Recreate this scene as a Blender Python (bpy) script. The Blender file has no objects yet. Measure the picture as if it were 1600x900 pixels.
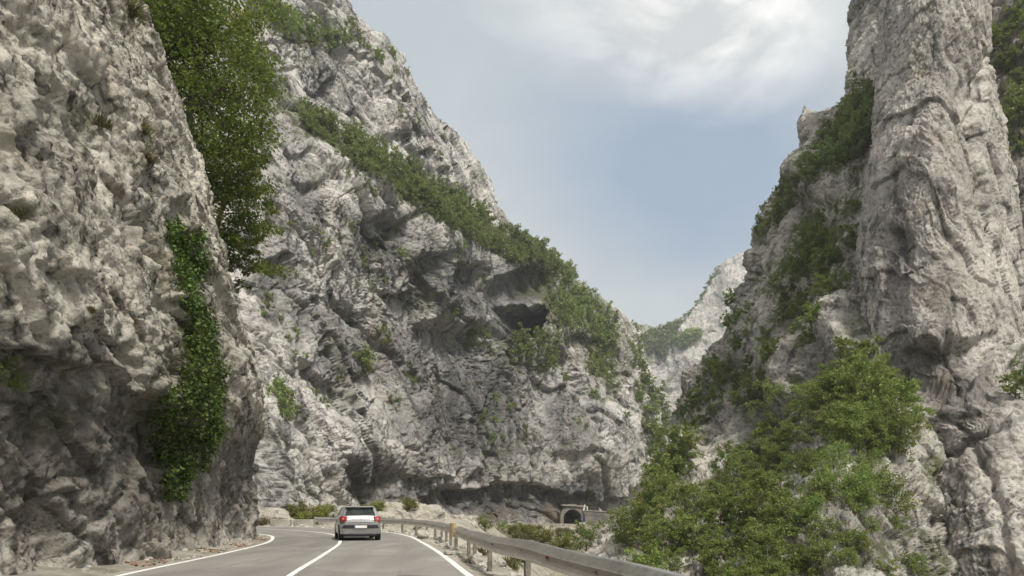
import bpy, math, random
import numpy as np
from mathutils import Vector, Matrix

# ------------------------------------------------------------------ set-up
SC = bpy.context.scene
COL = SC.collection
rng = np.random.default_rng(7)
random.seed(7)
F, HZ, CH = 1150.0, 797.0, 1.3          # lens in px of a 1600 px wide frame, horizon row, eye height (m)

def P(px, py, D):
    px, py, D = np.asarray(px, float), np.asarray(py, float), np.asarray(D, float)
    return np.stack([(px-800)/F*D, D+0*px, CH+(HZ-py)/F*D], -1)

def proj(v):
    d = np.maximum(v[..., 1], 0.1)
    return 800+F*v[..., 0]/d, HZ-F*(v[..., 2]-CH)/d, v[..., 1]

# ------------------------------------------------------------------ noise
_r = np.random.default_rng(11)
PERM = np.concatenate([_r.permutation(256)]*3)
GR = _r.normal(size=(256, 3)); GR /= np.linalg.norm(GR, axis=1)[:, None]
RJ = _r.random((256, 3))

def perlin(p):
    p = np.asarray(p, float)
    i = np.floor(p).astype(np.int64); f = p-i
    i &= 255
    u = f*f*f*(f*(f*6-15)+10)
    out = 0
    for dx in (0, 1):
        wx = u[..., 0] if dx else 1-u[..., 0]
        a = PERM[i[..., 0]+dx]
        for dy in (0, 1):
            wy = u[..., 1] if dy else 1-u[..., 1]
            b = PERM[a+i[..., 1]+dy]
            for dz in (0, 1):
                wz = u[..., 2] if dz else 1-u[..., 2]
                g = GR[PERM[b+i[..., 2]+dz]]
                out = out+wx*wy*wz*(g[..., 0]*(f[..., 0]-dx)+g[..., 1]*(f[..., 1]-dy)+g[..., 2]*(f[..., 2]-dz))
    return out*1.5

def fbm(p, o=4, g=0.5, l=2.03):
    s, a, p = 0, 1.0, np.asarray(p, float)
    for k in range(o):
        s = s+a*perlin(p+k*17.3); p = p*l; a *= g
    return s

def ridged(p, o=4, g=0.5, l=2.07):
    s, a, p = 0, 1.0, np.asarray(p, float)
    for k in range(o):
        s = s+a*(1-2*np.abs(perlin(p+k*9.7))); p = p*l; a *= g
    return s*0.5

def worley(p):
    p = np.asarray(p, float)
    i = np.floor(p).astype(np.int64); f = p-i
    f1 = np.full(p.shape[:-1], 9.0); f2 = f1.copy(); cid = np.zeros(p.shape[:-1])
    for dx in (-1, 0, 1):
        for dy in (-1, 0, 1):
            for dz in (-1, 0, 1):
                h = PERM[PERM[PERM[(i[..., 0]+dx) & 255]+((i[..., 1]+dy) & 255)]+((i[..., 2]+dz) & 255)]
                j = RJ[h]
                d = np.sqrt((dx+j[..., 0]-f[..., 0])**2+(dy+j[..., 1]-f[..., 1])**2+(dz+j[..., 2]-f[..., 2])**2)
                n = d < f1
                f2 = np.where(n, f1, np.minimum(f2, d))
                cid = np.where(n, h/255.0, cid)
                f1 = np.where(n, d, f1)
    return f1, f2, cid

def sstep(a, b, x):
    t = np.clip((x-a)/(b-a), 0, 1)
    return t*t*(3-2*t)

def inpoly(px, py, poly):
    px, py = np.asarray(px, float), np.asarray(py, float)
    r = np.zeros(px.shape, bool)
    n = len(poly)
    for k in range(n):
        x0, y0 = poly[k]; x1, y1 = poly[(k+1) % n]
        if y0 == y1: continue
        c = ((y0 > py) != (y1 > py)) & (px < (x1-x0)*(py-y0)/(y1-y0)+x0)
        r ^= c
    return r

def tps(pts, vals):
    pts = np.asarray(pts, float)/300.0; vals = np.asarray(vals, float)
    n = len(pts)
    def k(r2): return np.where(r2 > 1e-12, r2*np.log(np.maximum(r2, 1e-12)), 0)
    A = np.zeros((n+3, n+3))
    A[:n, :n] = k(((pts[:, None]-pts[None])**2).sum(-1))+np.eye(n)*0.02
    A[:n, n] = 1; A[:n, n+1:] = pts; A[n, :n] = 1; A[n+1:, :n] = pts.T
    w = np.linalg.solve(A, np.concatenate([vals, [0, 0, 0]]))
    def f(x, y):
        x = np.asarray(x, float)/300.0; y = np.asarray(y, float)/300.0
        s = w[n]+w[n+1]*x+w[n+2]*y
        for q in range(n):
            s = s+w[q]*k((x-pts[q, 0])**2+(y-pts[q, 1])**2)
        return s
    return f

# ------------------------------------------------------------------ objects
def tag(o, label=None, cat=None, group=None, kind=None):
    if label: o['label'] = label
    if cat: o['category'] = cat
    if group: o['group'] = group
    if kind: o['kind'] = kind
    return o

def empty(name, loc=(0, 0, 0), rz=0.0, label=None, cat=None, group=None):
    o = bpy.data.objects.new(name, None); COL.objects.link(o)
    o.location = loc; o.rotation_euler = (0, 0, rz); o.empty_display_size = 0.3
    return tag(o, label, cat, group)

def mesh_np(name, v, quads=None, tris=None, smooth=False, attrs=None, mats=None, midx=None):
    me = bpy.data.meshes.new(name)
    v = np.ascontiguousarray(v, np.float32).reshape(-1, 3)
    me.vertices.add(len(v)); me.vertices.foreach_set('co', v.ravel())
    parts, starts, n = [], [], 0
    for arr, k in ((quads, 4), (tris, 3)):
        if arr is not None and len(arr):
            arr = np.asarray(arr, np.int32).reshape(-1, k)
            parts.append(arr.ravel()); starts.append(n+np.arange(len(arr))*k); n += arr.size
    li = np.concatenate(parts); ls = np.concatenate(starts)
    me.loops.add(len(li)); me.loops.foreach_set('vertex_index', li.astype(np.int32))
    me.polygons.add(len(ls)); me.polygons.foreach_set('loop_start', ls.astype(np.int32))
    if midx is not None: me.polygons.foreach_set('material_index', np.asarray(midx, np.int32))
    me.polygons.foreach_set('use_smooth', np.full(len(ls), smooth))
    me.update(calc_edges=True); me.validate()
    for m in (mats or []): me.materials.append(m)
    for k, a in (attrs or {}).items():
        at = me.attributes.new(k, 'FLOAT', 'POINT')
        at.data.foreach_set('value', np.ascontiguousarray(a, np.float32).ravel())
    return me

def obj(name, me, parent=None):
    o = bpy.data.objects.new(name, me); COL.objects.link(o)
    if parent is not None: o.parent = parent
    return o

class MB:
    """collects simple shapes into one mesh"""
    def __init__(s): s.v, s.f = [], []
    def add(s, v, f):
        n = len(s.v); s.v += [tuple(map(float, a)) for a in v]; s.f += [tuple(n+i for i in q) for q in f]
    def box(s, x0, x1, y0, y1, z0, z1, b=0.0, M=None):
        if b <= 0:
            v = [(x, y, z) for z in (z0, z1) for y in (y0, y1) for x in (x0, x1)]
            f = [(0, 2, 3, 1), (4, 5, 7, 6), (0, 1, 5, 4), (2, 6, 7, 3), (0, 4, 6, 2), (1, 3, 7, 5)]
        else:
            v, f = [], []
            lv = [(z0, b), (z0+b, 0), (z1-b, 0), (z1, b)]
            for z, i in lv:
                c = b+i
                v += [(x0+c, y0+i, z), (x1-c, y0+i, z), (x1-i, y0+c, z), (x1-i, y1-c, z), (x1-c, y1-i, z), (x0+c, y1-i, z), (x0+i, y1-c, z), (x0+i, y0+c, z)]
            for l in range(3):
                for k in range(8):
                    f.append((l*8+k, l*8+(k+1) % 8, l*8+8+(k+1) % 8, l*8+8+k))
            f += [tuple(range(7, -1, -1)), tuple(range(24, 32))]
        if M is not None: v = [tuple(M @ Vector(p)) for p in v]
        s.add(v, f); return s
    def tube(s, pts, rad, n=8, cap=True):
        v, f = tube_np(pts, rad, n)
        f = [tuple(q) for q in f]
        if cap: f += [tuple(range(n-1, -1, -1)), tuple(range(len(v)-n, len(v)))]
        s.add(v, f); return s
    def disc(s, c, axis, r, h, n=20):
        a = Vector(axis).normalized(); c = Vector(c)
        return s.tube([c-a*h/2, c+a*h/2], [r, r], n)
    def build(s, name, mat, parent=None, smooth=False):
        me = bpy.data.meshes.new(name); me.from_pydata(s.v, [], s.f)
        if smooth: me.polygons.foreach_set('use_smooth', [True]*len(me.polygons))
        me.materials.append(mat); me.update()
        return obj(name, me, parent)

def tube_np(pts, rad, n=6):
    pts = np.asarray([tuple(p) for p in pts], float); rad = np.asarray(rad, float)
    t = np.gradient(pts, axis=0); t /= np.linalg.norm(t, axis=1)[:, None]+1e-9
    ref = np.array([0.31, 0.17, 0.9]) if abs(t[0][2]) < 0.85 else np.array([1.0, 0.1, 0.0])
    u = np.cross(t, ref); u /= np.linalg.norm(u, axis=1)[:, None]+1e-9
    w = np.cross(t, u)
    a = np.arange(n)*2*math.pi/n
    v = pts[:, None]+rad[:, None, None]*(u[:, None]*np.cos(a)[None, :, None]+w[:, None]*np.sin(a)[None, :, None])
    f = []
    for i in range(len(pts)-1):
        for k in range(n):
            f.append((i*n+k, i*n+(k+1) % n, (i+1)*n+(k+1) % n, (i+1)*n+k))
    return v.reshape(-1, 3), np.array(f)

# ------------------------------------------------------------------ materials
class NT:
    def __init__(s, name):
        s.m = bpy.data.materials.new(name); s.m.use_nodes = True
        s.t = s.m.node_tree; s.b = s.t.nodes['Principled BSDF']
        s.out = s.t.nodes['Material Output']
    def n(s, typ, **kw):
        x = s.t.nodes.new(typ)
        for k, v in kw.items():
            if k.startswith('i_'):
                key = k[2:]
                x.inputs[int(key) if key.isdigit() else key.replace('_', ' ')].default_value = v
            else: setattr(x, k, v)
        return x
    def l(s, a, b): s.t.links.new(a, b)
    def math(s, op, a, b=None, c=None, clamp=False):
        x = s.n('ShaderNodeMath', operation=op); x.use_clamp = clamp
        for i, q in enumerate((a, b, c)):
            if q is None: continue
            if isinstance(q, (int, float)): x.inputs[i].default_value = q
            else: s.l(q, x.inputs[i])
        return x.outputs[0]
    def mix(s, fac, a, b, blend='MIX'):
        x = s.n('ShaderNodeMix', data_type='RGBA', blend_type=blend)
        for i, q in ((0, fac), (6, a), (7, b)):
            if isinstance(q, (int, float)): x.inputs[i].default_value = q
            elif isinstance(q, tuple): x.inputs[i].default_value = (*q, 1) if len(q) == 3 else q
            else: s.l(q, x.inputs[i])
        return x.outputs[2]
    def noise(s, vec, scale, detail=5, rough=0.6, dist=0.0):
        x = s.n('ShaderNodeTexNoise'); x.inputs['Scale'].default_value = scale
        x.inputs['Detail'].default_value = detail; x.inputs['Roughness'].default_value = rough
        x.inputs['Distortion'].default_value = dist
        if vec is not None: s.l(vec, x.inputs['Vector'])
        return x.outputs['Fac']
    def ramp(s, fac, *stops):
        x = s.n('ShaderNodeValToRGB'); e = x.color_ramp.elements
        while len(e) < len(stops): e.new(0.5)
        for k, (p, c) in enumerate(stops):
            e[k].position = p; e[k].color = (c, c, c, 1) if isinstance(c, (int, float)) else (*c, 1)
        s.l(fac, x.inputs[0]); return x.outputs[0]
    def mapping(s, vec, scale=(1, 1, 1), rot=(0, 0, 0)):
        x = s.n('ShaderNodeMapping'); x.inputs['Scale'].default_value = scale; x.inputs['Rotation'].default_value = rot
        s.l(vec, x.inputs[0]); return x.outputs[0]
    def bump(s, h, strength, dist, prev=None):
        x = s.n('ShaderNodeBump'); x.inputs['Strength'].default_value = strength; x.inputs['Distance'].default_value = dist
        s.l(h, x.inputs['Height'])
        if prev is not None: s.l(prev, x.inputs['Normal'])
        return x.outputs[0]
    def attr(s, name): return s.n('ShaderNodeAttribute', attribute_name=name).outputs['Fac']
    def set(s, **kw):
        for k, v in kw.items():
            i = s.b.inputs[k.replace('_', ' ')]
            if isinstance(v, (int, float)): i.default_value = v
            elif isinstance(v, tuple): i.default_value = (*v, 1) if len(v) == 3 else v
            else: s.l(v, i)
        return s.m

def plain(name, c, rough=0.6, metal=0.0, var=0.12, scale=6.0, bump=0.0, **kw):
    k = NT(name); co = k.n('ShaderNodeTexCoord').outputs['Object']
    f = k.noise(co, scale, 6, 0.65)
    lo = tuple(x*(1-var*1.6) for x in c); hi = tuple(min(1, x*(1+var)) for x in c)
    k.set(Base_Color=k.ramp(f, (0.32, lo), (0.68, hi)), Roughness=rough, Metallic=metal, **kw)
    if bump: k.set(Normal=k.bump(k.noise(co, scale*5, 4), bump, 0.02))
    return k.m

def rock_mat(name, s, pale, mid, dark, speck=0.5, warm=(0.42, 0.33, 0.24), bd=1.0, streak=0.55, rot=(0, 0.46, 0)):
    """weathered limestone; s = size in metres of the middling features"""
    k = NT(name); co = k.n('ShaderNodeTexCoord').outputs['Object']
    wob = k.n('ShaderNodeTexNoise'); wob.inputs['Scale'].default_value = 0.5/s; wob.inputs['Detail'].default_value = 4
    k.l(co, wob.inputs['Vector'])
    wv = k.n('ShaderNodeVectorMath', operation='MULTIPLY_ADD'); k.l(wob.outputs['Color'], wv.inputs[0])
    wv.inputs[1].default_value = (1.4*s,)*3; k.l(co, wv.inputs[2]); wc = wv.outputs[0]
    tilt = k.mapping(k.mapping(wc, (1, 1, 1), rot), (1.0, 1.0, 0.5))
    n1 = k.noise(wc, 0.22/s, 7, 0.62)
    n2 = k.noise(tilt, 1.1/s, 8, 0.66)
    n3 = k.noise(co, 5.0/s, 6, 0.7)
    c = k.mix(k.ramp(n1, (0.33, 0.0), (0.55, 1.0)), mid, pale)
    c = k.mix(k.math('MULTIPLY', k.ramp(n2, (0.40, 1.0), (0.53, 0.0)), 0.62), c, mid)
    c = k.mix(k.math('MULTIPLY', k.ramp(n2, (0.34, 1.0), (0.45, 0.0)), speck), c, dark)
    zone = k.ramp(k.noise(wc, 0.30/s, 5, 0.6), (0.42, 0.15), (0.60, 1.0))
    c = k.mix(k.math('MULTIPLY', k.math('MULTIPLY', k.ramp(n3, (0.40, 1.0), (0.48, 0.0)), zone), speck), c, dark)  # dark pit speckle, putting the shade of small crevices into the colour
    c = k.mix(k.math('MULTIPLY', k.ramp(n3, (0.56, 0.0), (0.66, 1.0)), 0.35), c, tuple(min(0.72, x*1.25) for x in pale))
    # (smooth pale faces alternate with rougher, darker ones)
    # rusty / buff seepage patches
    c = k.mix(k.math('MULTIPLY', k.ramp(k.noise(wc, 0.4/s, 5, 0.6), (0.55, 0.0), (0.72, 1.0)), 0.35), c, warm)
    # black water streaks, strongest where the wall is marked by seepage stains and painted cave shade
    st = k.noise(k.mapping(wc, (1.0, 1.0, 0.10)), 1.3/s, 6, 0.7)
    sm = k.math('MULTIPLY', k.ramp(st, (0.34, 0.0), (0.52, 1.0)), k.attr('stain_shade'))
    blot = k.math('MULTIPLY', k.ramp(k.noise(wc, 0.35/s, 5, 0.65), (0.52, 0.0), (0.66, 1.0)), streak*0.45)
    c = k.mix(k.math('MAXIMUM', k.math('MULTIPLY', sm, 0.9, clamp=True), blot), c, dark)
    c = k.mix(k.math('MULTIPLY', k.attr('stain_shade'), 0.68), c, tuple(x*0.40 for x in mid))
    # open joints
    vj = k.n('ShaderNodeTexVoronoi', feature='DISTANCE_TO_EDGE'); vj.inputs['Scale'].default_value = 0.33/s
    k.l(tilt, vj.inputs['Vector'])
    jm = k.math('MULTIPLY', k.ramp(vj.outputs['Distance'], (0.0, 1.0), (0.045, 0.0)), k.ramp(k.noise(co, 0.5/s, 3), (0.46, 0.0), (0.58, 1.0)))
    c = k.mix(k.math('MULTIPLY', jm, 0.75), c, dark)
    # orange seepage
    c = k.mix(k.math('MULTIPLY', k.attr('rust'), k.ramp(st, (0.40, 0.0), (0.6, 0.8))), c, (0.33, 0.20, 0.11))
    # thin soil, moss and grass on the ledges
    vg = k.math('MULTIPLY', k.attr('veg'), k.ramp(k.noise(co, 1.6/s, 6, 0.7), (0.36, 0.0), (0.56, 0.95)), clamp=True)
    gc = k.mix(k.noise(co, 3.0/s, 4), (0.045, 0.06, 0.018), (0.13, 0.135, 0.05))
    c = k.mix(vg, c, gc)
    v = k.n('ShaderNodeTexVoronoi', feature='DISTANCE_TO_EDGE'); v.inputs['Scale'].default_value = 0.9/s
    k.l(tilt, v.inputs['Vector'])
    crack = k.ramp(v.outputs['Distance'], (0.0, 0.0), (0.09, 1.0))
    b = k.bump(crack, 0.35, 0.16*s*bd)
    b = k.bump(jm, 0.8, -0.25*s*bd, b)
    b = k.bump(n2, 0.9, 0.55*s*bd, b)
    b = k.bump(n3, 0.8, 0.16*s*bd, b)
    b = k.bump(k.noise(co, 19.0/s, 4, 0.7), 0.7, 0.04*s*bd, b)
    return k.set(Base_Color=c, Roughness=0.93, Normal=b, Specular_IOR_Level=0.25)

def leaf_mat(name, a, b, c, trans=0.35):
    k = NT(name); co = k.n('ShaderNodeTexCoord').outputs['Object']
    rnd = k.n('ShaderNodeNewGeometry').outputs['Random Per Island']
    orn = k.n('ShaderNodeObjectInfo').outputs['Random']
    col = k.mix(rnd, a, b)
    col = k.mix(k.math('MULTIPLY', k.ramp(k.noise(co, 0.9, 3), (0.42, 0.0), (0.66, 1.0)), 0.7), col, c)
    h = k.n('ShaderNodeHueSaturation'); k.l(col, h.inputs['Color'])
    k.l(k.math('MULTIPLY_ADD', orn, 0.026, 0.486), h.inputs['Hue'])
    k.l(k.math('MULTIPLY_ADD', orn, 0.42, 0.78), h.inputs['Value'])
    h.inputs['Saturation'].default_value = 0.95
    k.set(Base_Color=h.outputs[0], Roughness=0.6, Specular_IOR_Level=0.3)
    tr = k.n('ShaderNodeBsdfTranslucent'); k.l(h.outputs[0], tr.inputs['Color'])
    mx = k.n('ShaderNodeMixShader'); mx.inputs[0].default_value = trans
    k.l(k.b.outputs[0], mx.inputs[1]); k.l(tr.outputs[0], mx.inputs[2]); k.l(mx.outputs[0], k.out.inputs['Surface'])
    return k.m

M = {}
M['rock_near'] = rock_mat('limestone_roadside', 0.55, (0.65, 0.61, 0.54), (0.30, 0.277, 0.24), (0.05, 0.047, 0.041), 0.95, bd=1.0, streak=0.7, rot=(-0.5, 0, 0))
M['rock_mid'] = rock_mat('limestone_wall', 3.2, (0.68, 0.66, 0.62), (0.31, 0.303, 0.29), (0.05, 0.051, 0.054), 0.9, bd=1.0, streak=0.6)
M['rock_right'] = rock_mat('limestone_slope', 2.0, (0.67, 0.64, 0.585), (0.31, 0.295, 0.27), (0.055, 0.053, 0.05), 0.85, bd=0.9, rot=(0, -0.3, 0))
M['rock_pillar'] = rock_mat('limestone_pillar', 2.0, (0.56, 0.53, 0.49), (0.32, 0.303, 0.282), (0.062, 0.06, 0.058), 0.8, bd=0.8, streak=0.5, rot=(0, 0.1, 0))
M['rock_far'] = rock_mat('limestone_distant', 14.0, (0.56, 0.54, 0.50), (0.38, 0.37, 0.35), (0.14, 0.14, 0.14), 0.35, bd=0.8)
M['boulder'] = rock_mat('limestone_boulder', 0.35, (0.52, 0.50, 0.45), (0.36, 0.34, 0.30), (0.12, 0.11, 0.10), 0.3, bd=0.8, streak=0.2)
M['outcrop'] = rock_mat('limestone_outcrop', 1.2, (0.52, 0.495, 0.44), (0.36, 0.335, 0.29), (0.11, 0.10, 0.09), 0.4, bd=0.9, streak=0.2)
M['bank'] = rock_mat('scree_bank', 2.0, (0.48, 0.44, 0.37), (0.34, 0.30, 0.24), (0.13, 0.11, 0.09), 0.3, streak=0.1)
M['leaf'] = leaf_mat('leaves_green', (0.110, 0.165, 0.032), (0.205, 0.262, 0.056), (0.225, 0.240, 0.056), 0.43)
M['leaf_dark'] = leaf_mat('leaves_deep_green', (0.062, 0.096, 0.011), (0.130, 0.172, 0.022), (0.190, 0.195, 0.026), 0.42)
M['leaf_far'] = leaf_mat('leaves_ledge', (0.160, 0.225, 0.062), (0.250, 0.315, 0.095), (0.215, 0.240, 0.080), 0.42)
M['leaf_ivy'] = leaf_mat('leaves_ivy', (0.025, 0.055, 0.008), (0.095, 0.150, 0.020), (0.120, 0.165, 0.028), 0.2)
M['leaf_yellow'] = leaf_mat('leaves_yellowing', (0.15, 0.18, 0.03), (0.25, 0.27, 0.05), (0.22, 0.20, 0.05))
M['grass'] = leaf_mat('grass_dry', (0.10, 0.10, 0.035), (0.20, 0.19, 0.08), (0.14, 0.13, 0.05))
M['leaf_orange'] = leaf_mat('leaves_turning', (0.35, 0.17, 0.03), (0.45, 0.25, 0.05), (0.3, 0.2, 0.04))
M['litter'] = leaf_mat('fallen_leaves', (0.24, 0.11, 0.05), (0.33, 0.17, 0.09), (0.20, 0.13, 0.08), 0.1)
M['bark'] = plain('bark', (0.11, 0.09, 0.07), 0.9, var=0.35, scale=9, bump=0.4)
M['concrete'] = plain('concrete_weathered', (0.36, 0.335, 0.29), 0.9, var=0.3, scale=1.2, bump=0.25)
M['concrete_dark'] = plain('concrete_tunnel_lining', (0.10, 0.10, 0.10), 0.95, var=0.3, scale=1.0)
M['concrete_grey'] = plain('concrete_stained', (0.22, 0.21, 0.19), 0.92, var=0.4, scale=0.5, bump=0.25)
M['white'] = plain('white_paint', (0.78, 0.78, 0.75), 0.5, var=0.06)
M['blue'] = plain('blue_paint', (0.10, 0.17, 0.38), 0.5)

# ------------------------------------------------------------------ rock relief
def grid_normals(p):
    du = np.gradient(p, axis=1); dv = np.gradient(p, axis=0)
    n = np.cross(du, dv); n /= np.linalg.norm(n, axis=-1)[..., None]+1e-9
    return n

def joints(q, S, fams, seed, warp=0.55):
    """angular blocks between three warped families of joint planes: (step + tilted facet, distance to the nearest joint)"""
    h = np.zeros(q.shape[:-1], np.int64)+seed; e = np.full(q.shape[:-1], 9.0); fr = []
    for k, (n, r) in enumerate(fams):
        n = np.asarray(n, float)/np.linalg.norm(n)
        c = (q @ n)/(S*r)+warp*perlin(q/(2.2*S)+k*7.7+seed)+0.15*perlin(q/(0.6*S)+k*3.1)
        # uneven spacing
        c = c+0.28*np.sin(c*2.1+k+seed)
        i = np.floor(c); f = c-i
        h = PERM[(h+i.astype(np.int64)) & 255]
        e = np.minimum(e, np.minimum(f, 1-f)*r); fr.append(f)
    r1, r2, r3 = PERM[h]/255.0, PERM[(h+91) & 255]/255.0, PERM[(h+173) & 255]/255.0
    return (r1-0.5)+1.3*(r2-0.5)*(fr[0]-0.5)+1.3*(r3-0.5)*(fr[1]-0.5), e

def rock_disp(p, L, A=1.0, strata=(0.42, 0.1, 0.9), saw=1.0, block=1.0, fine=1.0, flute=0.5, fall=(0.4, 0, -0.9), grain=1.0, fams=None, joint=1.0, warp=0.55, crease=1.0):
    """outward displacement in metres for limestone with features of size L, drawn out along the fall line"""
    fl = np.asarray(fall, float)/np.linalg.norm(fall)
    pa = p-0.55*(p @ fl)[..., None]*fl
    w = np.stack([fbm(pa/L+k*31.7, 3) for k in range(3)], -1)
    q = p+w*L*(0.35 if warp > 0.4 else 0.12); qa = pa+w*L*0.30
    d = 0.30*L*fbm(qa/(1.6*L), 3, 0.5)
    s = np.asarray(strata)/np.linalg.norm(strata)
    h = (q @ s)/(0.9*L)+0.5*fbm(p/(1.3*L)+5, 3)
    fr = h-np.floor(h)
    tooth = np.where(fr < 0.10, fr/0.10, (1-fr)/0.90)
    mask = sstep(0.0, 0.5, fbm(p/(1.1*L)+50, 3))
    d = d+saw*0.17*L*(tooth-0.45)*mask
    h2 = (q @ s)/(0.19*L)+0.9*fbm(p/(0.5*L)+8, 3)
    fr2 = h2-np.floor(h2)
    tooth2 = np.where(fr2 < 0.15, fr2/0.15, (1-fr2)/0.85)
    m2 = sstep(0.05, 0.6, fbm(p/(0.6*L)+80, 3))
    d = d+saw*0.05*L*(tooth2-0.45)*m2
    fams = fams or [(strata, 0.7), ((0.85, 0.25, -0.45), 1.0), ((-0.5, 0.8, 0.3), 1.2)]
    j1, e1 = joints(q, 0.62*L, fams, 5, warp)
    j2, e2 = joints(q+w*0.06*L, 0.24*L, fams, 40, warp)
    j3, e3 = joints(q+w*0.05*L, 0.085*L, fams, 90, warp)
    mb = sstep(-0.35, 0.35, fbm(p/(0.8*L)+33, 2))
    d = d+joint*L*(0.075*j1-crease*0.030*np.exp(-e1/0.035)+mb*(0.038*j2-0.016*np.exp(-e2/0.06))+(0.4+0.6*mb)*(0.016*j3-0.008*np.exp(-e3/0.10)))
    f1, f2, cid = worley((qa+w*0.1*L)/(0.12*L)+7)
    d = d+block*L*0.35*(0.030*(cid-0.5)-0.018*np.exp(-(f2-f1)/0.09))
    d = d+flute*0.05*L*ridged(pa/(0.30*L)+3, 3)
    pit = fbm(qa/(0.085*L)+11, 4, 0.62)
    d = d+fine*L*(0.020*pit-0.032*sstep(0.2, 0.75, pit+0.2*mask))
    g = fbm(qa/(0.034*L)+21, 3, 0.65)
    d = d+grain*L*(0.009*g-0.016*sstep(0.25, 0.7, g))
    return A*d

def scoop(PX, PY, cx, cy, rx, ry, dep, rot=0.0, roof=0.8, foot=None):
    """hollow with a sharp roof and a sloping floor (depth in metres)"""
    c, s = math.cos(math.radians(rot)), math.sin(math.radians(rot))
    a = ((PX-cx)*c+(PY-cy)*s)/rx; b = -(-(PX-cx)*s+(PY-cy)*c)/ry
    w = np.clip(1-a*a, 0, 1)**0.8
    t = np.where(b < roof, sstep(-1.1, roof if foot is None else foot, b), 1-sstep(roof, roof+0.22, b))
    return -dep*w*t

def bulge(PX, PY, cx, cy, rx, ry, dep, rot=0.0):
    c, s = math.cos(math.radians(rot)), math.sin(math.radians(rot))
    a = ((PX-cx)*c+(PY-cy)*s)/rx; b = (-(PX-cx)*s+(PY-cy)*c)/ry
    return dep*np.exp(-(a*a+b*b)**1.3)

def under(PX, PY, line, dep, h, sharp=4.0):
    """everything just below the line is cut back by dep metres, easing out over h px"""
    lx = [q[0] for q in line]; ly = [q[1] for q in line]
    yl = np.interp(PX, lx, ly)
    t = PY-yl
    ends = sstep(lx[0]-1, lx[0]+25, PX)*(1-sstep(lx[-1]-25, lx[-1]+1, PX))
    return -dep*ends*sstep(0, sharp, t)*np.exp(-(np.maximum(t, 0)/h)**2)

def spots(PX, PY, lst):
    r = np.zeros(PX.shape)
    for cx, cy, rx, ry, amt in lst:
        r = np.maximum(r, amt*np.exp(-(((PX-cx)/rx)**2+((PY-cy)/ry)**2)**1.2))
    return r

def polys(PX, PY, lst, soft):
    x = PX+soft*fbm(np.stack([PX, PY, 0*PX], -1)/30.0, 3); y = PY+soft*fbm(np.stack([PX, PY, 0*PX+9], -1)/30.0, 3)
    r = np.zeros(PX.shape)
    for pl, amt in lst: r = np.maximum(r, amt*inpoly(x, y, pl))
    return r

class Cliff: pass

def relief(name, base, nfront_cols, mat, disp, PXY, feats=None, stain_shade=None, rust=None, veg=None, sign=1, push=None):
    """base: rows x cols x 3 grid of points on the wall; displaced along its normals into real relief"""
    n = grid_normals(base)*sign
    # broad normals: blur so that small wiggles of the base do not fan out
    d = disp(base)
    PX, PY = PXY
    if feats is not None: d = d+feats(PX, PY)
    v = base+n*d[..., None]
    if push is not None: v = v+push(PX, PY)[..., None]*np.array([0.25, 1.0, 0.05])
    R, C = v.shape[:2]
    idx = np.arange(R*C).reshape(R, C)
    q = np.stack([idx[:-1, :-1], idx[:-1, 1:], idx[1:, 1:], idx[1:, :-1]], -1).reshape(-1, 4)
    if sign < 0: q = q[:, ::-1]
    z = np.zeros((R, C))
    at = {'stain_shade': z if stain_shade is None else stain_shade, 'rust': z if rust is None else rust, 'veg': z if veg is None else veg}
    o = obj(name, mesh_np(name, v, q, smooth=True, attrs=at, mats=[mat]))
    c = Cliff(); c.o = o; c.v = v.reshape(-1, 3); c.n = (grid_normals(v)*sign).reshape(-1, 3)
    px, py, D = proj(c.v)
    c.px, c.py, c.D = px, py, D
    # look-up of the visible surface point along a sight line
    W, Hh, st = 560, 400, 3
    ix = np.clip(((px+40)/st).astype(int), 0, W-1); iy = np.clip(((py+200)/st).astype(int), 0, Hh-1)
    key = iy*W+ix
    order = np.argsort(-D)
    c.buf = np.full(W*Hh, -1, int); c.buf[key[order]] = order; c.W = W; c.st = st
    return c

def pick(c, px, py):
    ix = int((px+40)/c.st); iy = int((py+200)/c.st)
    for r in (0, 1, 2, 3, 5):
        best = -1
        for a in range(-r, r+1):
            for b in range(-r, r+1):
                k = (iy+a)*c.W+ix+b
                if 0 <= k < len(c.buf) and c.buf[k] >= 0:
                    j = c.buf[k]
                    if best < 0 or c.D[j] < c.D[best]: best = j
        if best >= 0: return c.v[best], c.n[best]
    return None, None

def lerp_pts(y, pts):
    pts = sorted(pts); return np.interp(y, [p[0] for p in pts], [p[1] for p in pts])

# ------------------------------------------------------------------ roadside cliff on the left
def catmull(pts, n):
    p = np.asarray(pts, float); k = np.arange(len(p)); t = np.linspace(0, len(p)-1, n)
    i = np.clip(t.astype(int), 0, len(p)-2); f = (t-i)[:, None]
    g = lambda j: p[np.clip(j, 0, len(p)-1)]
    a, b, c, d = g(i-1), g(i), g(i+1), g(i+2)
    return 0.5*(2*b+(c-a)*f+(2*a-5*b+4*c-d)*f*f+(3*b-a-3*c+d)*f**3)

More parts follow.
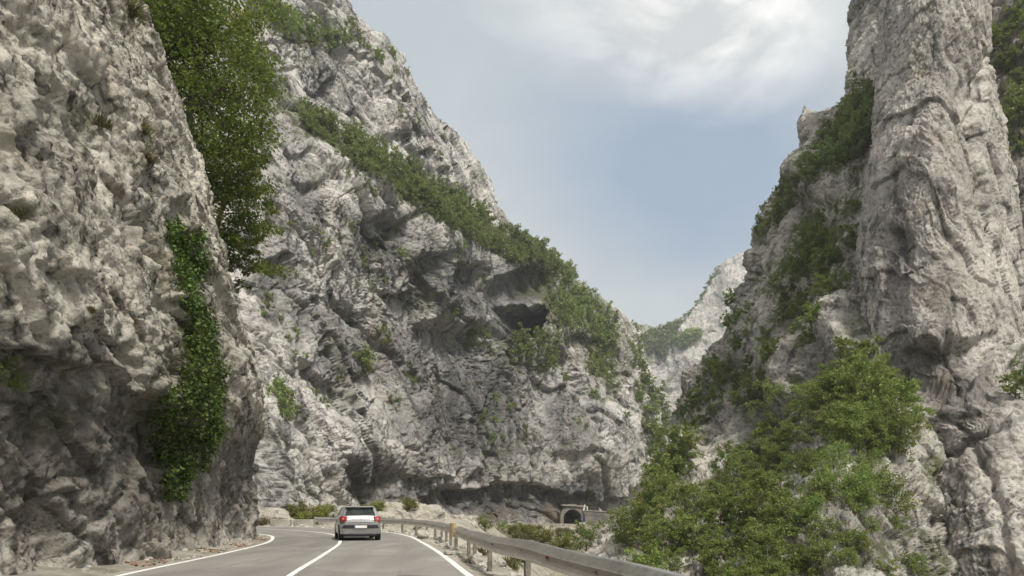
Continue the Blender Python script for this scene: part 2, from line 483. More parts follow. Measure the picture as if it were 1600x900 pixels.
def build_left():
    pl = catmull([(-9.0, -6), (-8.8, 2), (-8.7, 9), (-8.8, 13), (-9.0, 17), (-9.5, 22), (-10.3, 27.5), (-11.35, 32), (-12.3, 34.6), (-14.2, 37.2), (-18, 40.5), (-25, 44), (-34, 47)], 900)
    seg = np.r_[0, np.cumsum(np.linalg.norm(np.diff(pl, axis=0), axis=1))]
    dens = np.interp(pl[:, 1], [-6, 8, 11, 33, 37, 42, 47], [0.7, 0.3, 0.085, 0.060, 0.07, 0.25, 0.6])
    cum = np.r_[0, np.cumsum(np.diff(seg)/dens[1:])]
    s = np.interp(np.linspace(0, cum[-1], int(cum[-1])), cum, seg)
    bx, by = np.interp(s, seg, pl[:, 0]), np.interp(s, seg, pl[:, 1])
    tx, ty = np.gradient(bx), np.gradient(by)
    k = np.ones(25)/25
    tx = np.convolve(np.pad(tx, 12, 'edge'), k, 'valid'); ty = np.convolve(np.pad(ty, 12, 'edge'), k, 'valid')
    tl = np.hypot(tx, ty); nx, ny = ty/tl, -tx/tl       # outward = towards the road
    z = np.concatenate([np.arange(-0.8, 24, 0.07), np.arange(24, 40, 0.3)])
    lean = np.interp(z, [-1, 0, 2, 4.2, 5.6, 7.5, 11.6, 16.5, 22, 30, 40], [0.1, 0.0, -0.1, 0.1, 0.35, 0.0, -0.9, -2.5, -4.6, -8.0, -13.5])
    lean = np.convolve(np.pad(lean, 10, 'edge'), np.ones(21)/21, 'valid')
    # the wall leans back towards -X as a whole, so that the corner does too
    X = bx[None, :]+nx[None]*lean[:, None]*0.45+lean[:, None]*0.55
    Y = by[None, :]+ny[None]*lean[:, None]*0.45
    base = np.stack([X, Y, np.broadcast_to(z[:, None], X.shape)], -1)
    px, py, D = proj(base)
    far = base[..., 1] < 9
    px = np.where(far, -500, px)
    def disp(p):
        d = rock_disp(p, 3.4, 0.7, strata=(-0.25, 0.45, 0.85), saw=0.9, block=1.0, fine=1.6, flute=0.4, fall=(0, 0.5, -0.85), grain=1.6, joint=1.6, fams=[((-0.25, 0.45, 0.85), 0.7), ((0.1, 0.85, -0.5), 1.0), ((0.9, 0.2, 0.3), 1.3)])
        q = p*np.array([1, 1, 1.0])
        pit = fbm(q/0.42+40, 4, 0.6)
        d = d+0.08*pit-0.14*sstep(0.2, 0.75, pit)
        wq = p+0.10*np.stack([perlin(p/0.3+k_*5) for k_ in range(3)], -1); wq = wq-0.4*(wq @ np.array([0, 0.5, -0.85]))[..., None]*np.array([0, 0.5, -0.85])
        f1, f2, cid = worley(wq/0.42)
        d = d-0.16*sstep(0.42, 0.16, f1)*(cid > 0.45)*sstep(-0.2, 0.3, fbm(p/2.5+60, 3))
        return d*sstep(-0.8, 1.6, p[..., 2]+0.9)
    def feats(x, y):
        jj = fbm(np.stack([x, y, 0*x], -1)/45.0, 4); x = x+22*jj; y = y+34*jj
        d = under(x, y, [(-60, 545), (60, 540), (140, 560), (200, 600), (270, 625), (300, 640)], 0.42, 130, 14)
        d += under(x, y, [(90, 520), (130, 500), (190, 520), (240, 545)], 0.35, 60, 10)
        d += bulge(x, y, 230, 600, 60, 45, 0.45)
        d += scoop(x, y, 30, 220, 40, 60, 0.35, 30)+scoop(x, y, 90, 470, 60, 60, 0.3)
        # the cleft where the ivy hangs
        xc = np.interp(y, [320, 420, 520, 620, 760], [278, 300, 302, 300, 270])
        d -= 0.55*np.exp(-((x-xc)/26.0)**2)*sstep(300, 360, y)*(1-sstep(720, 800, y))
        xc = np.interp(y, [60, 200, 330, 420, 500], [195, 218, 245, 268, 275])
        d -= 0.35*np.exp(-((x-xc)/10.0)**2)*sstep(40, 100, y)*(1-sstep(470, 520, y))
        d += bulge(x, y, 395, 640, 40, 90, 0.25)
        return d
    stain_shade = spots(px, py, [(60, 690, 240, 150, 0.9), (90, 560, 90, 40, 1.0), (120, 640, 120, 40, 0.9), (60, 700, 220, 130, 0.75), (230, 760, 140, 110, 0.75), (370, 740, 60, 90, 0.7), (110, 570, 70, 40, 0.8), (330, 600, 40, 150, 0.5), (250, 200, 30, 120, 0.25)])
    veg = spots(px, py, [(160, 190, 18, 30, 0.9), (225, 215, 12, 50, 0.9), (20, 335, 26, 14, 0.9), (115, 310, 10, 10, 0.8), (210, 15, 12, 40, 0.8), (90, 660, 22, 16, 0.7), (350, 430, 30, 60, 0.35), (290, 400, 40, 60, 0.6), (290, 620, 60, 160, 0.6)])
    return relief('left_cliff', base, 0, M['rock_near'], disp, (px, py), feats, stain_shade, None, veg, sign=1)

# the grid runs along +Y with z up: du x dv = (0,1,0)x(0,0,1) = +X, towards the road
LEFT = build_left(); tag(LEFT.o, 'pitted grey limestone cliff rising straight from the left edge of the road', 'cliff', kind='structure')

# ------------------------------------------------------------------ the mountain straight ahead
BAND_LO = [(380, 110), (430, 150), (470, 196), (510, 222), (560, 262), (610, 300), (660, 330), (710, 362), (760, 392), (800, 420), (840, 470), (870, 520)]
BAND_UP = [(380, 60), (430, 110), (475, 172), (520, 195), (560, 215), (620, 252), (700, 303), (760, 345), (800, 368), (850, 400), (905, 440)]
def build_centre():
    xr = lambda y: lerp_pts(y, [(-220, 395), (-120, 455), (0, 528), (20, 545), (60, 580), (66, 604), (90, 625), (130, 652), (165, 668), (205, 690), (215, 708), (240, 728), (290, 755), (330, 778), (352, 792), (370, 815), (400, 846), (430, 888), (446, 908), (470, 945), (485, 972), (500, 986), (530, 1000), (560, 1004), (590, 1014), (620, 1030), (645, 1046), (700, 1056), (910, 1066)])
    ctrl = []
    for y, row in {
        900: [(200, 66), (380, 70), (520, 86), (700, 150), (880, 208), (1050, 245)],
        815: [(200, 66), (380, 70), (450, 76), (520, 88), (600, 112), (680, 146), (760, 176), (850, 204), (900, 218), (960, 228), (1050, 246)],
        700: [(200, 68), (380, 73), (450, 80), (520, 92), (600, 116), (700, 156), (800, 188), (900, 216), (1000, 238), (1056, 250)],
        500: [(200, 76), (380, 84), (450, 91), (550, 116), (650, 142), (750, 172), (850, 205), (900, 224), (985, 256)],
        350: [(200, 82), (380, 92), (450, 98), (550, 118), (650, 142), (740, 172)],
        200: [(200, 92), (330, 98), (420, 104), (470, 110)],
        280: [(580, 124), (520, 112)],
    }.items():
        ctrl += [(x, y, d) for x, d in row]
    # above the wooded ledge the wall stands further back
    for x, y, d in [(475, 165, 126), (520, 188, 134), (560, 208, 142), (620, 245, 156), (700, 297, 180), (760, 340, 202), (800, 362, 216), (850, 400, 232), (905, 444, 250),
                    (420, 60, 118), (480, 60, 134), (530, 40, 148), (600, 100, 160), (650, 160, 172), (690, 220, 186), (740, 270, 205), (560, 130, 148), (620, 180, 160),
                    (330, 0, 112), (450, -60, 136), (420, -140, 142), (300, -140, 122), (200, 0, 100), (200, -140, 108),
                    (830, 430, 226), (870, 470, 236), (940, 480, 252), (930, 560, 238)]:
        ctrl.append((x, y, d))
    fD = tps([(a, b) for a, b, _ in ctrl], [c for *_, c in ctrl])
    ys = np.concatenate([np.linspace(905, 860, 10), np.linspace(858, 0, 590), np.linspace(-4, -200, 50)])
    uu = np.concatenate([np.linspace(0, 0.25, 30)[:-1], np.linspace(0.25, 1, 430)])
    xl = 190.0
    XR = xr(ys)
    PX = xl+uu[None]*(XR[:, None]-xl); PY = np.broadcast_to(ys[:, None], PX.shape).copy()
    D = fD(PX, PY)
    # rounding towards the skyline
    e = np.clip((PX-(XR[:, None]-40))/40, 0, 1)
    D = D+14*(1-np.sqrt(np.clip(1-e*e, 0.0, 1)))
    base = P(PX, PY, D)
    # the far side of the ridge: falls away behind the skyline
    t = np.linspace(0.03, 1, 26)**1.4
    B = base[:, -1:, :]
    wrap = B+np.stack([-26*t**1.5, 120*t, -34*t**1.3*np.ones_like(t)], -1)[None]+np.stack([B[..., 0]/B[..., 1]*120*t[None]*0.9, 0*t[None]+0*B[..., 0], (B[..., 2]-CH)/B[..., 1]*60*t[None]], -1)
    base = np.concatenate([base, wrap], 1)
    nw = len(t)
    PXw = np.concatenate([PX, np.repeat(PX[:, -1:], nw, 1)+500], 1); PYw = np.concatenate([PY, np.repeat(PY[:, -1:], nw, 1)], 1)
    def disp(p):
        d = rock_disp(p, 22.0, 0.62, strata=(0.50, 0.0, 0.85), saw=0.8, block=1.15, fine=1.35, flute=0.5, fall=(0.45, 0, -0.9), grain=1.3, joint=1.5)
        d += 0.35*ridged(p*np.array([1, 1, 0.4])/5.0+13, 3, 0.55)
        return d
    def feats(x, y):
        j = 14*fbm(np.stack([x, y, 0*x], -1)/45.0, 4); jy = y+j
        jx = x+10*fbm(np.stack([x, y, 0*x+7], -1)/35.0, 3)
        d = under(jx, jy, [(640, 770), (700, 758), (780, 752), (860, 762), (930, 776), (1000, 770), (1050, 772)], 3.6, 44, 4)
        d += under(jx, jy, [(505, 708), (530, 726), (560, 746), (585, 748), (600, 742)], 1.7, 50, 4)
        d += bulge(jx, jy, 555, 690, 50, 60, 2.5)
        d += under(jx, jy, [(590, 735), (640, 750), (700, 740), (740, 720)], 1.3, 36, 5)
        d += under(jx, jy, [(470, 560), (520, 610), (560, 640), (600, 600)], 1.6, 60, 6)
        d += scoop(jx, jy, 812, 455, 40, 34, 4.5, 0, 0.75)
        d += bulge(jx, jy, 818, 425, 50, 26, 4.0)+bulge(jx, jy, 840, 470, 22, 20, 2.0)
        d += scoop(jx, jy, 740, 452, 26, 40, 3.0)+scoop(jx, jy, 492, 300, 30, 48, 2.6, 10)+scoop(jx, jy, 622, 370, 44, 44, 4.0)
        d += scoop(jx, jy, 690, 435, 24, 46, 2.6)+scoop(jx, jy, 545, 280, 24, 34, 1.6)+scoop(jx, jy, 430, 435, 22, 30, 1.5)
        d += scoop(jx, jy, 735, 590, 80, 90, 5.0, 0, 0.85)+scoop(jx, jy, 640, 520, 36, 60, 2.2)
        d += scoop(jx, jy, 955, 545, 20, 70, 3.0)+bulge(jx, jy, 920, 690, 60, 60, 4.0)
        d += scoop(jx, jy, 900, 560, 34, 46, 3.0, 20)
        # diagonal clefts
        for pts, w, dep in (([(540, 470), (600, 540), (660, 610), (720, 700)], 7, 2.2), ([(440, 330), (500, 420), (560, 500)], 7, 1.8), ([(860, 470), (880, 560), (905, 640), (930, 700)], 8, 3.0),
                            ([(420, 640), (470, 700), (500, 780)], 6, 1.4), ([(600, 300), (650, 400), (690, 500)], 7, 1.8)):
            xs = np.interp(y, [q[1] for q in pts], [q[0] for q in pts])
            d -= dep*np.exp(-((jx-xs)/w)**2)*sstep(pts[0][1]-10, pts[0][1]+30, y)*(1-sstep(pts[-1][1]-30, pts[-1][1]+10, y))
        for a, x0, x1, dy, dep in ((70, 500, 590, 30, 1.8), (118, 560, 650, 44, 1.4), (150, 470, 560, 40, 1.6), (205, 590, 700, 60, 2.0), (262, 660, 760, 66, 1.6)):
            d += under(jx+0.4*j, jy+0.6*j, [(x0, a), ((x0+x1)/2, a+dy*0.35), (x1, a+dy)], dep, 18, 4)
        d *= np.where(x > 1200, 0, 1)
        return d
    def push(x, y):
        j = fbm(np.stack([x, y, 0*x], -1)/16.0, 3)
        return -scoop(x+5*j, y+4*j, 816, 497, 35, 20, 40, 16, 0.8, -0.4)*np.where(x > 1200, 0, 1)
    pxn = PXw
    stain_shade = spots(pxn, PYw, [(760, 620, 80, 120, 0.95), (622, 375, 50, 46, 0.9), (492, 305, 36, 50, 0.8), (690, 440, 50, 50, 0.8), (815, 450, 46, 40, 1.0), (814, 494, 36, 22, 1.0), (740, 455, 40, 50, 0.8), (650, 560, 60, 60, 0.7),  # water stains; the spots at the cave paint shade into its inside
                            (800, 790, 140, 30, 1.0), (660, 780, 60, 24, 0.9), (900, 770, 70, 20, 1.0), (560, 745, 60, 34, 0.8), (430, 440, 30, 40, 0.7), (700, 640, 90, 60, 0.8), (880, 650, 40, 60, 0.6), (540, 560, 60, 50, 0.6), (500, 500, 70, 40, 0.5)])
    rust = spots(pxn, PYw, [(720, 808, 90, 14, 0.3), (868, 803, 18, 16, 0.6), (800, 806, 14, 16, 0.4), (690, 800, 20, 14, 0.35)])
    veg = polys(pxn, PYw, [(list(BAND_UP)+list(BAND_LO)[::-1], 1.0), ([(840, 400), (905, 445), (945, 475), (990, 510), (1000, 560), (960, 620), (930, 640), (900, 560), (860, 540), (830, 440)], 0.75),
                           ([(390, 0), (480, 40), (540, 62), (545, 80), (480, 75), (420, 30)], 0.8), ([(800, 520), (870, 510), (880, 580), (810, 575)], 0.8)], 22)
    veg = np.maximum(veg, 0.45*sstep(0.25, 0.6, fbm(np.stack([pxn, PYw, 0*pxn+3], -1)/38.0, 4)))
    return relief('central_mountain', base, 0, M['rock_mid'], disp, (PXw, PYw), feats, stain_shade, rust, veg, 1, push)
CENTRE = build_centre(); tag(CENTRE.o, 'huge pale limestone mountain with a wooded ledge and cave straight ahead of the road', 'mountain', kind='structure')

# ------------------------------------------------------------------ right bank: the overgrown slope
def build_slope():
    xl = lambda y: lerp_pts(y, [(-160, 1400), (-60, 1362), (0, 1345), (70, 1327), (140, 1314), (158, 1306), (168, 1268), (176, 1255), (190, 1247), (250, 1232), (290, 1206), (320, 1186), (345, 1188), (400, 1182), (440, 1176), (470, 1168), (520, 1150), (560, 1132), (590, 1114), (620, 1082), (650, 1054), (700, 1034), (760, 1000), (800, 976), (840, 950), (870, 930), (905, 908), (1000, 880)])
    ctrl = [(1345, 0, 118), (1320, 120, 112), (1255, 180, 118), (1235, 250, 116), (1190, 320, 118), (1150, 400, 122), (1130, 470, 124), (1100, 560, 126), (1050, 630, 130), (1020, 700, 118), (985, 780, 100), (940, 860, 76), (915, 900, 62), (890, 1000, 50),
            (1400, 0, 108), (1400, 150, 98), (1400, 300, 86), (1330, 200, 96), (1270, 300, 98), (1350, 330, 84), (1220, 400, 102), (1300, 420, 84), (1400, 450, 76),
            (1200, 520, 98), (1280, 520, 80), (1380, 550, 68), (1160, 600, 102), (1230, 610, 82), (1310, 620, 66), (1400, 650, 58), (1090, 690, 104), (1180, 700, 80), (1270, 700, 62), (1380, 720, 53),
            (1030, 780, 86), (1120, 790, 66), (1220, 790, 55), (1340, 790, 48), (1000, 880, 58), (1100, 890, 50), (1220, 890, 44), (1350, 890, 41), (1470, 890, 50), (1490, 700, 62), (1490, 790, 58), (1490, 600, 68), (1430, 800, 50), (1430, 890, 46), (1100, 1000, 42), (1300, 1000, 36), (1480, 1000, 46)]
    fD = tps([(a, b) for a, b, _ in ctrl], [c for *_, c in ctrl])
    ys = np.concatenate([np.linspace(1000, 910, 26), np.linspace(907, 0, 520), np.linspace(-6, -160, 26)])
    uu = np.linspace(0, 1, 330); XL = xl(ys)
    PX = XL[:, None]+uu[None]*(1490-XL[:, None]); PY = np.broadcast_to(ys[:, None], PX.shape).copy()
    D = fD(PX, PY)
    e = np.clip(((XL[:, None]+34)-PX)/34, 0, 1)
    D = D+8*(1-np.sqrt(np.clip(1-e*e, 0, 1)))
    base = P(PX, PY, D)
    t = np.linspace(1, 0.03, 22)**1.4
    B = base[:, :1, :]
    wrap = B+np.stack([30*t**1.4, 70*t, -20*t**1.3], -1)[None]+np.stack([B[..., 0]/B[..., 1]*70*t[None], 0*t[None]+0*B[..., 0], (B[..., 2]-CH)/B[..., 1]*20*t[None]], -1)
    base = np.concatenate([wrap, base], 1); nw = len(t)
    PXw = np.concatenate([np.repeat(PX[:, :1], nw, 1)-600, PX], 1); PYw = np.concatenate([np.repeat(PY[:, :1], nw, 1), PY], 1)
    def disp(p):
        return rock_disp(p, 9.0, 0.85, strata=(-0.45, 0.1, 0.85), saw=0.9, block=1.2, fine=1.8, flute=0.6, fall=(-0.3, 0, -0.95), grain=1.8, joint=1.2, fams=[((-0.45, 0.1, 0.85), 0.9), ((0.9, 0.2, 0.35), 0.7), ((-0.2, 0.9, 0.2), 1.2)])
    def feats(x, y):
        j = fbm(np.stack([x, y, 0*x], -1)/35.0, 3)*10
        d = bulge(x+j, y, 1235, 560, 30, 90, 3.0, 8)+bulge(x+j, y, 1310, 500, 26, 60, 2.5)+bulge(x+j, y, 1280, 280, 30, 40, 3)
        d += bulge(x+j, y, 1160, 420, 20, 90, 3, 8)+bulge(x+j, y, 1110, 590, 20, 60, 3, 15)+bulge(x+j, y, 1320, 770, 50, 60, 1.5)
        d += bulge(x+j, y, 1030, 800, 30, 40, 2)+bulge(x+j, y, 1080, 720, 18, 40, 2.5, 20)
        for pts, w, dep in (([(1210, 330), (1195, 400), (1185, 480)], 8, 3), ([(1260, 420), (1240, 500), (1200, 600), (1180, 690)], 10, 2.5), ([(1150, 560), (1130, 650), (1100, 720)], 9, 2.5)):
            xs = np.interp(y, [q[1] for q in pts], [q[0] for q in pts])
            d -= dep*np.exp(-((x+j-xs)/w)**2)*sstep(pts[0][1]-10, pts[0][1]+30, y)*(1-sstep(pts[-1][1]-30, pts[-1][1]+10, y))
        d += bulge(x, y, 1262, 200, 16, 34, 2.5)
        return d*np.where(x < 700, 0, 1)
    stain_shade = spots(PXw, PYw, [(1180, 640, 40, 70, 0.6), (1150, 440, 30, 60, 0.4), (1340, 850, 60, 50, 0.6), (1280, 560, 50, 60, 0.3)])
    veg = 0.25+0.75*sstep(0.0, 0.35, fbm(np.stack([PXw, PYw, 0*PXw+3], -1)/55.0, 4))
    veg *= 1-spots(PXw, PYw, [(1345, 60, 40, 80, 1), (1160, 430, 30, 90, 0.9), (1240, 560, 26, 80, 0.8), (1110, 600, 30, 60, 0.7), (1320, 790, 70, 60, 0.8), (1310, 500, 30, 50, 0.8), (1265, 190, 24, 30, 0.8)])
    return relief('right_slope', base, 0, M['rock_right'], disp, (PXw, PYw), feats, stain_shade, None, veg)
SLOPE = build_slope(); tag(SLOPE.o, 'steep overgrown limestone slope across the gorge right of the guardrail', 'hillside', kind='structure')

# ------------------------------------------------------------------ right bank: the great pillar and the wall behind it
def build_pillar():
    xl = lambda y: lerp_pts(y, [(-160, 1398), (0, 1386), (100, 1379), (200, 1362), (330, 1349), (430, 1337), (500, 1340), (570, 1366), (620, 1396), (650, 1409), (700, 1418), (800, 1428), (905, 1438), (1000, 1442)])
    xr = lambda y: lerp_pts(y, [(-160, 1515), (0, 1537), (100, 1546), (200, 1558), (300, 1570), (400, 1582), (480, 1592), (540, 1604), (600, 1640), (700, 1720), (905, 1760), (1000, 1770)])
    Dc = lambda y: np.interp(y, [-160, 0, 200, 400, 540, 600, 640, 720, 800, 905, 1000], [74, 71, 67, 64, 61, 59, 55, 52, 49, 46, 43])
    ys = np.concatenate([np.linspace(1000, 910, 20), np.linspace(907, 0, 540), np.linspace(-5, -160, 30)])
    a = np.concatenate([np.linspace(-1.5, -1.0, 40)[:-1], np.linspace(-1.0, 1.0, 250), np.linspace(1.0, 1.5, 30)[1:]])
    L, Rr = xl(ys)[:, None], xr(ys)[:, None]
    th = a*math.pi/2
    s = np.sin(th)*np.where(np.abs(a) > 1, 1, 1)
    PX = (L+Rr)/2+(Rr-L)/2*np.sign(s)*np.abs(s)**0.9; PY = np.broadcast_to(ys[:, None], PX.shape).copy()
    Dcc = Dc(ys)[:, None]
    half = (Rr-L)/2/F*Dcc
    D = Dcc+half*1.0*(1-np.cos(th))[None]+np.where(np.abs(a) > 1, (np.abs(a)-1)*40, 0)[None]
    # the left flank turns back sooner than the right one
    D = D+4.0*sstep(0.3, -1.0, s)[None]
    base = P(PX, PY, D)
    def disp(p):
        d = rock_disp(p, 9.0, 0.55, warp=0.12, crease=0.35, strata=(0.3, 0.0, 0.95), saw=0.2, block=1.2, fine=1.3, flute=0.5, fall=(0.1, 0, -1), grain=1.5, joint=1.5, fams=[((1.0, 0.2, 0.22), 0.55), ((0.3, 0.1, 0.95), 1.9), ((0.3, 0.95, 0.0), 1.3)])
        return d+0.10*ridged(p*np.array([1, 1, 0.3])/2.2+13, 3, 0.55)
    def feats(x, y):
        j = fbm(np.stack([x, y, 0*x], -1)/40.0, 3)*12
        x, y = x+j, y+j*0.7
        d = scoop(x, y, 1490, 590, 90, 70, 2.2, -12, 0.75)+scoop(x, y, 1455, 585, 40, 55, 1.6, 0, 0.7)
        d += under(x, y, [(1400, 660), (1460, 640), (1520, 600), (1570, 540), (1600, 520)], -1.2, 30, 8)
        d += under(x, y, [(1405, 735), (1480, 720), (1540, 690), (1600, 640), (1680, 600)], -1.0, 60, 10)
        d += under(x, y, [(1440, 700), (1500, 690), (1560, 650)], 0.9, 24, 4)
        d += under(x, y, [(1512, 188), (1530, 194), (1556, 202)], 0.8, 14, 3)
        d += scoop(x, y, 1395, 440, 26, 90, 0.9)
        d += scoop(x, y, 1500, 340, 40, 40, 0.4, 20)
        for pts, w, dep in (([(1550, 60), (1530, 160), (1545, 260), (1560, 380)], 5, 0.8), ([(1490, 480), (1480, 540), (1500, 600)], 12, 1.6),
                            ([(1450, 640), (1520, 680), (1560, 780), (1580, 900)], 7, 0.7)):
            xs = np.interp(y, [q[1] for q in pts], [q[0] for q in pts])
            d -= dep*np.exp(-((x-xs)/w)**2)*sstep(pts[0][1]-10, pts[0][1]+40, y)*(1-sstep(pts[-1][1]-40, pts[-1][1]+10, y))
        return d
    stain_shade = spots(PX, PY, [(1480, 590, 60, 60, 0.9), (1390, 400, 36, 120, 0.7), (1420, 560, 50, 60, 0.7), (1470, 470, 24, 60, 0.5), (1480, 80, 40, 90, 0.25), (1520, 700, 60, 40, 0.4)])
    rust = spots(PX, PY, [(1470, 590, 40, 50, 0.22), (1500, 300, 60, 200, 0.15)])
    return relief('right_pillar', base, 0, M['rock_pillar'], disp, (PX, PY), feats, stain_shade, rust, 0*PX)
PILLAR = build_pillar(); tag(PILLAR.o, 'tall smooth rock pillar filling the right edge of the view', 'cliff', kind='structure')

def build_recess():
    ys = np.concatenate([np.linspace(700, 0, 300), np.linspace(-5, -160, 30)])
    xs = np.linspace(1500, 1780, 140)
    PX, PY = np.meshgrid(xs, ys)
    D = np.interp(PY, [-160, 0, 300, 600, 700], [96, 92, 84, 74, 70])-(PX-1560)*0.05
    base = P(PX, PY, D)
    def disp(p): return rock_disp(p, 8.0, 1.0, strata=(0.2, 0.0, 0.95), saw=1.0, block=1.1, fine=1.2, flute=1.4)
    veg = spots(PX, PY, [(1590, 150, 30, 90, 0.9), (1600, 430, 30, 80, 0.8)])
    stain_shade = spots(PX, PY, [(1575, 200, 40, 260, 0.7)])
    return relief('right_wall', base, 0, M['rock_pillar'], disp, (PX, PY), None, stain_shade, None, veg)
RECESS = build_recess(); tag(RECESS.o, 'shaded rock wall set back behind the tall pillar at the right edge', 'cliff', kind='structure')

# ------------------------------------------------------------------ the mountain at the end of the gorge
def build_far():
    xs = np.linspace(960, 1260, 260)
    top = np.interp(xs, [960, 990, 1002, 1012, 1022, 1030, 1050, 1062, 1075, 1088, 1100, 1112, 1125, 1135, 1145, 1170, 1200, 1260], [560, 532, 520, 513, 514, 511, 503, 490, 474, 455, 440, 424, 411, 406, 404, 398, 392, 380])
    v = np.linspace(0, 1, 210)
    PY = 720+v[:, None]*(top[None]-720); PX = np.broadcast_to(xs, PY.shape).copy()
    D = 640+v[:, None]*90+(PX-1080)*0.1+60*(1-np.sqrt(np.clip(1-np.clip((v[:, None]-0.88)/0.12, 0, 1)**2, 0, 1)))
    base = P(PX, PY, D)
    t = np.linspace(0.05, 1, 14); T = base[-1:]
    back = T+np.stack([0*t, 260*t, -60*t**1.5], -1)[:, None, :]+np.stack([T[..., 0]/T[..., 1]*260*t[:, None], 0*t[:, None]+0*T[..., 0], (T[..., 2]-CH)/T[..., 1]*150*t[:, None]], -1)
    base = np.concatenate([base, back], 0)
    PX = np.concatenate([PX, np.repeat(PX[-1:], 14, 0)]); PY = np.concatenate([PY, np.repeat(PY[-1:], 14, 0)-300])
    def disp(p): return rock_disp(p, 60.0, 0.8, strata=(-0.6, 0, 0.8), saw=1.0, block=1.0, fine=1.2, flute=1.2)
    veg = polys(PX, PY, [([(1000, 515), (1060, 503), (1052, 525), (1040, 560), (1015, 560), (1002, 540)], 1.0), ([(1050, 530), (1078, 515), (1098, 518), (1090, 532), (1066, 548)], 0.9),
                         ([(1050, 505), (1070, 480), (1100, 440), (1127, 408), (1120, 425), (1085, 470), (1062, 505)], 0.9), ([(1040, 600), (1055, 570), (1062, 580), (1045, 612)], 0.6)], 5)
    stain_shade = spots(PX, PY, [(1125, 450, 8, 40, 0.8), (1080, 600, 30, 40, 0.3)])
    return relief('far_mountain', base, 0, M['rock_far'], disp, (PX, PY), None, stain_shade, None, veg)
FAR = build_far(); tag(FAR.o, 'hazy pale mountain closing the end of the gorge', 'mountain', kind='structure')

# ------------------------------------------------------------------ road, verges, ground
def px_pts(lst):                         # road-level points seen at these picture positions -> plan
    return [(float((x-800)/F*(CH*F/(y-HZ))), float(CH*F/(y-HZ))) for x, y in lst]
R_EDGE = [(2.35, -8), (1.55, 0), (0.75, 6.5), (-0.1, 11), (-0.85, 14.6), (-2.1, 21.8), (-3.6, 29.5), (-5.25, 37), (-7.7, 44), (-12.4, 52), (-20, 58.5), (-30, 62), (-42, 64)]
C_LINE = [(-1.2, -8), (-2.0, 0), (-2.8, 6.5), (-3.6, 11), (-4.4, 14.6), (-5.5, 21.5), (-6.9, 29.5), (-9.0, 37.5), (-11.6, 43.5), (-16, 49.5), (-22.5, 54.3), (-31, 57.6), (-43, 59.6)]
L_EDGE = [(-4.7, -8), (-5.5, 0), (-6.3, 6.5), (-7.1, 11), (-7.8, 14.8), (-8.55, 21.5), (-9.6, 28.5), (-10.9, 33.5), (-12.4, 37.6), (-14.4, 40.7), (-19, 45.3), (-25, 49.6), (-33, 52.8), (-44, 55.2)]
NR = 240
def resample(pts, n):
    c = catmull(pts, 1200); s = np.r_[0, np.cumsum(np.linalg.norm(np.diff(c, axis=0), axis=1))]
    t = np.linspace(0, s[-1], n); return np.stack([np.interp(t, s, c[:, 0]), np.interp(t, s, c[:, 1])], -1)
RE, CL, LE = resample(R_EDGE, NR), resample(C_LINE, NR), resample(L_EDGE, NR)
def normals2(c):
    t = np.gradient(c, axis=0); t /= np.linalg.norm(t, axis=1)[:, None]
    return np.stack([t[:, 1], -t[:, 0]], -1)          # to the right of travel
def strip(a, b, za, zb, n=2):
    f = np.linspace(0, 1, n)[None, :, None]
    xy = a[:, None]*(1-f)+b[:, None]*f; z = np.asarray(za).reshape(-1, 1, 1)*(1-f)+np.asarray(zb).reshape(-1, 1, 1)*f
    return np.concatenate([xy, np.broadcast_to(z, xy.shape[:2]+(1,))], -1)
def grid_mesh(name, g, mat, smooth=True, attrs=None):
    R, C = g.shape[:2]; i = np.arange(R*C).reshape(R, C)
    q = np.stack([i[:-1, :-1], i[:-1, 1:], i[1:, 1:], i[1:, :-1]], -1).reshape(-1, 4)
    return obj(name, mesh_np(name, g, q[:, ::-1], smooth=smooth, mats=[mat], attrs=attrs))

k = NT('asphalt_worn'); co = k.n('ShaderNodeTexCoord').outputs['Object']
n1 = k.noise(co, 0.35, 6, 0.6); n2 = k.noise(co, 60, 4, 0.8); n3 = k.noise(k.mapping(co, (1.2, 0.12, 1), (0, 0, 0.2)), 1.0, 5, 0.6)
c = k.mix(k.ramp(n1, (0.35, 0.0), (0.65, 1.0)), (0.165, 0.158, 0.145), (0.245, 0.235, 0.215))
c = k.mix(k.math('MULTIPLY', k.ramp(n3, (0.42, 1.0), (0.55, 0.0)), 0.5), c, (0.13, 0.125, 0.115))
c = k.mix(k.math('MULTIPLY', k.ramp(n2, (0.35, 0.0), (0.65, 1.0)), 0.30), c, (0.30, 0.29, 0.265))
vo = k.n('ShaderNodeTexVoronoi', feature='DISTANCE_TO_EDGE'); vo.inputs['Scale'].default_value = 0.22; k.l(k.mapping(co, (1, 0.5, 1)), vo.inputs['Vector'])
cr = k.math('MULTIPLY', k.ramp(vo.outputs['Distance'], (0.0, 1.0), (0.006, 0.0)), k.ramp(n1, (0.5, 0.0), (0.6, 1.0)))
c = k.mix(cr, c, (0.04, 0.04, 0.04))
lat = k.attr('lateral')
def lane(c0, w_):
    d_ = k.math('DIVIDE', k.math('SUBTRACT', lat, c0), w_); return k.math('POWER', 2.718, k.math('MULTIPLY', k.math('MULTIPLY', d_, d_), -1.0))
tr_ = None
for c0 in (0.16, 0.36, 0.62, 0.84):
    l_ = lane(c0, 0.055); tr_ = l_ if tr_ is None else k.math('MAXIMUM', tr_, l_)
c = k.mix(k.math('MULTIPLY', k.math('MULTIPLY', tr_, k.ramp(n1, (0.3, 0.4), (0.7, 1.0))), 0.30), c, (0.12, 0.115, 0.105))
edge = k.math('ABSOLUTE', k.math('MULTIPLY_ADD', lat, 2.0, -1.0))
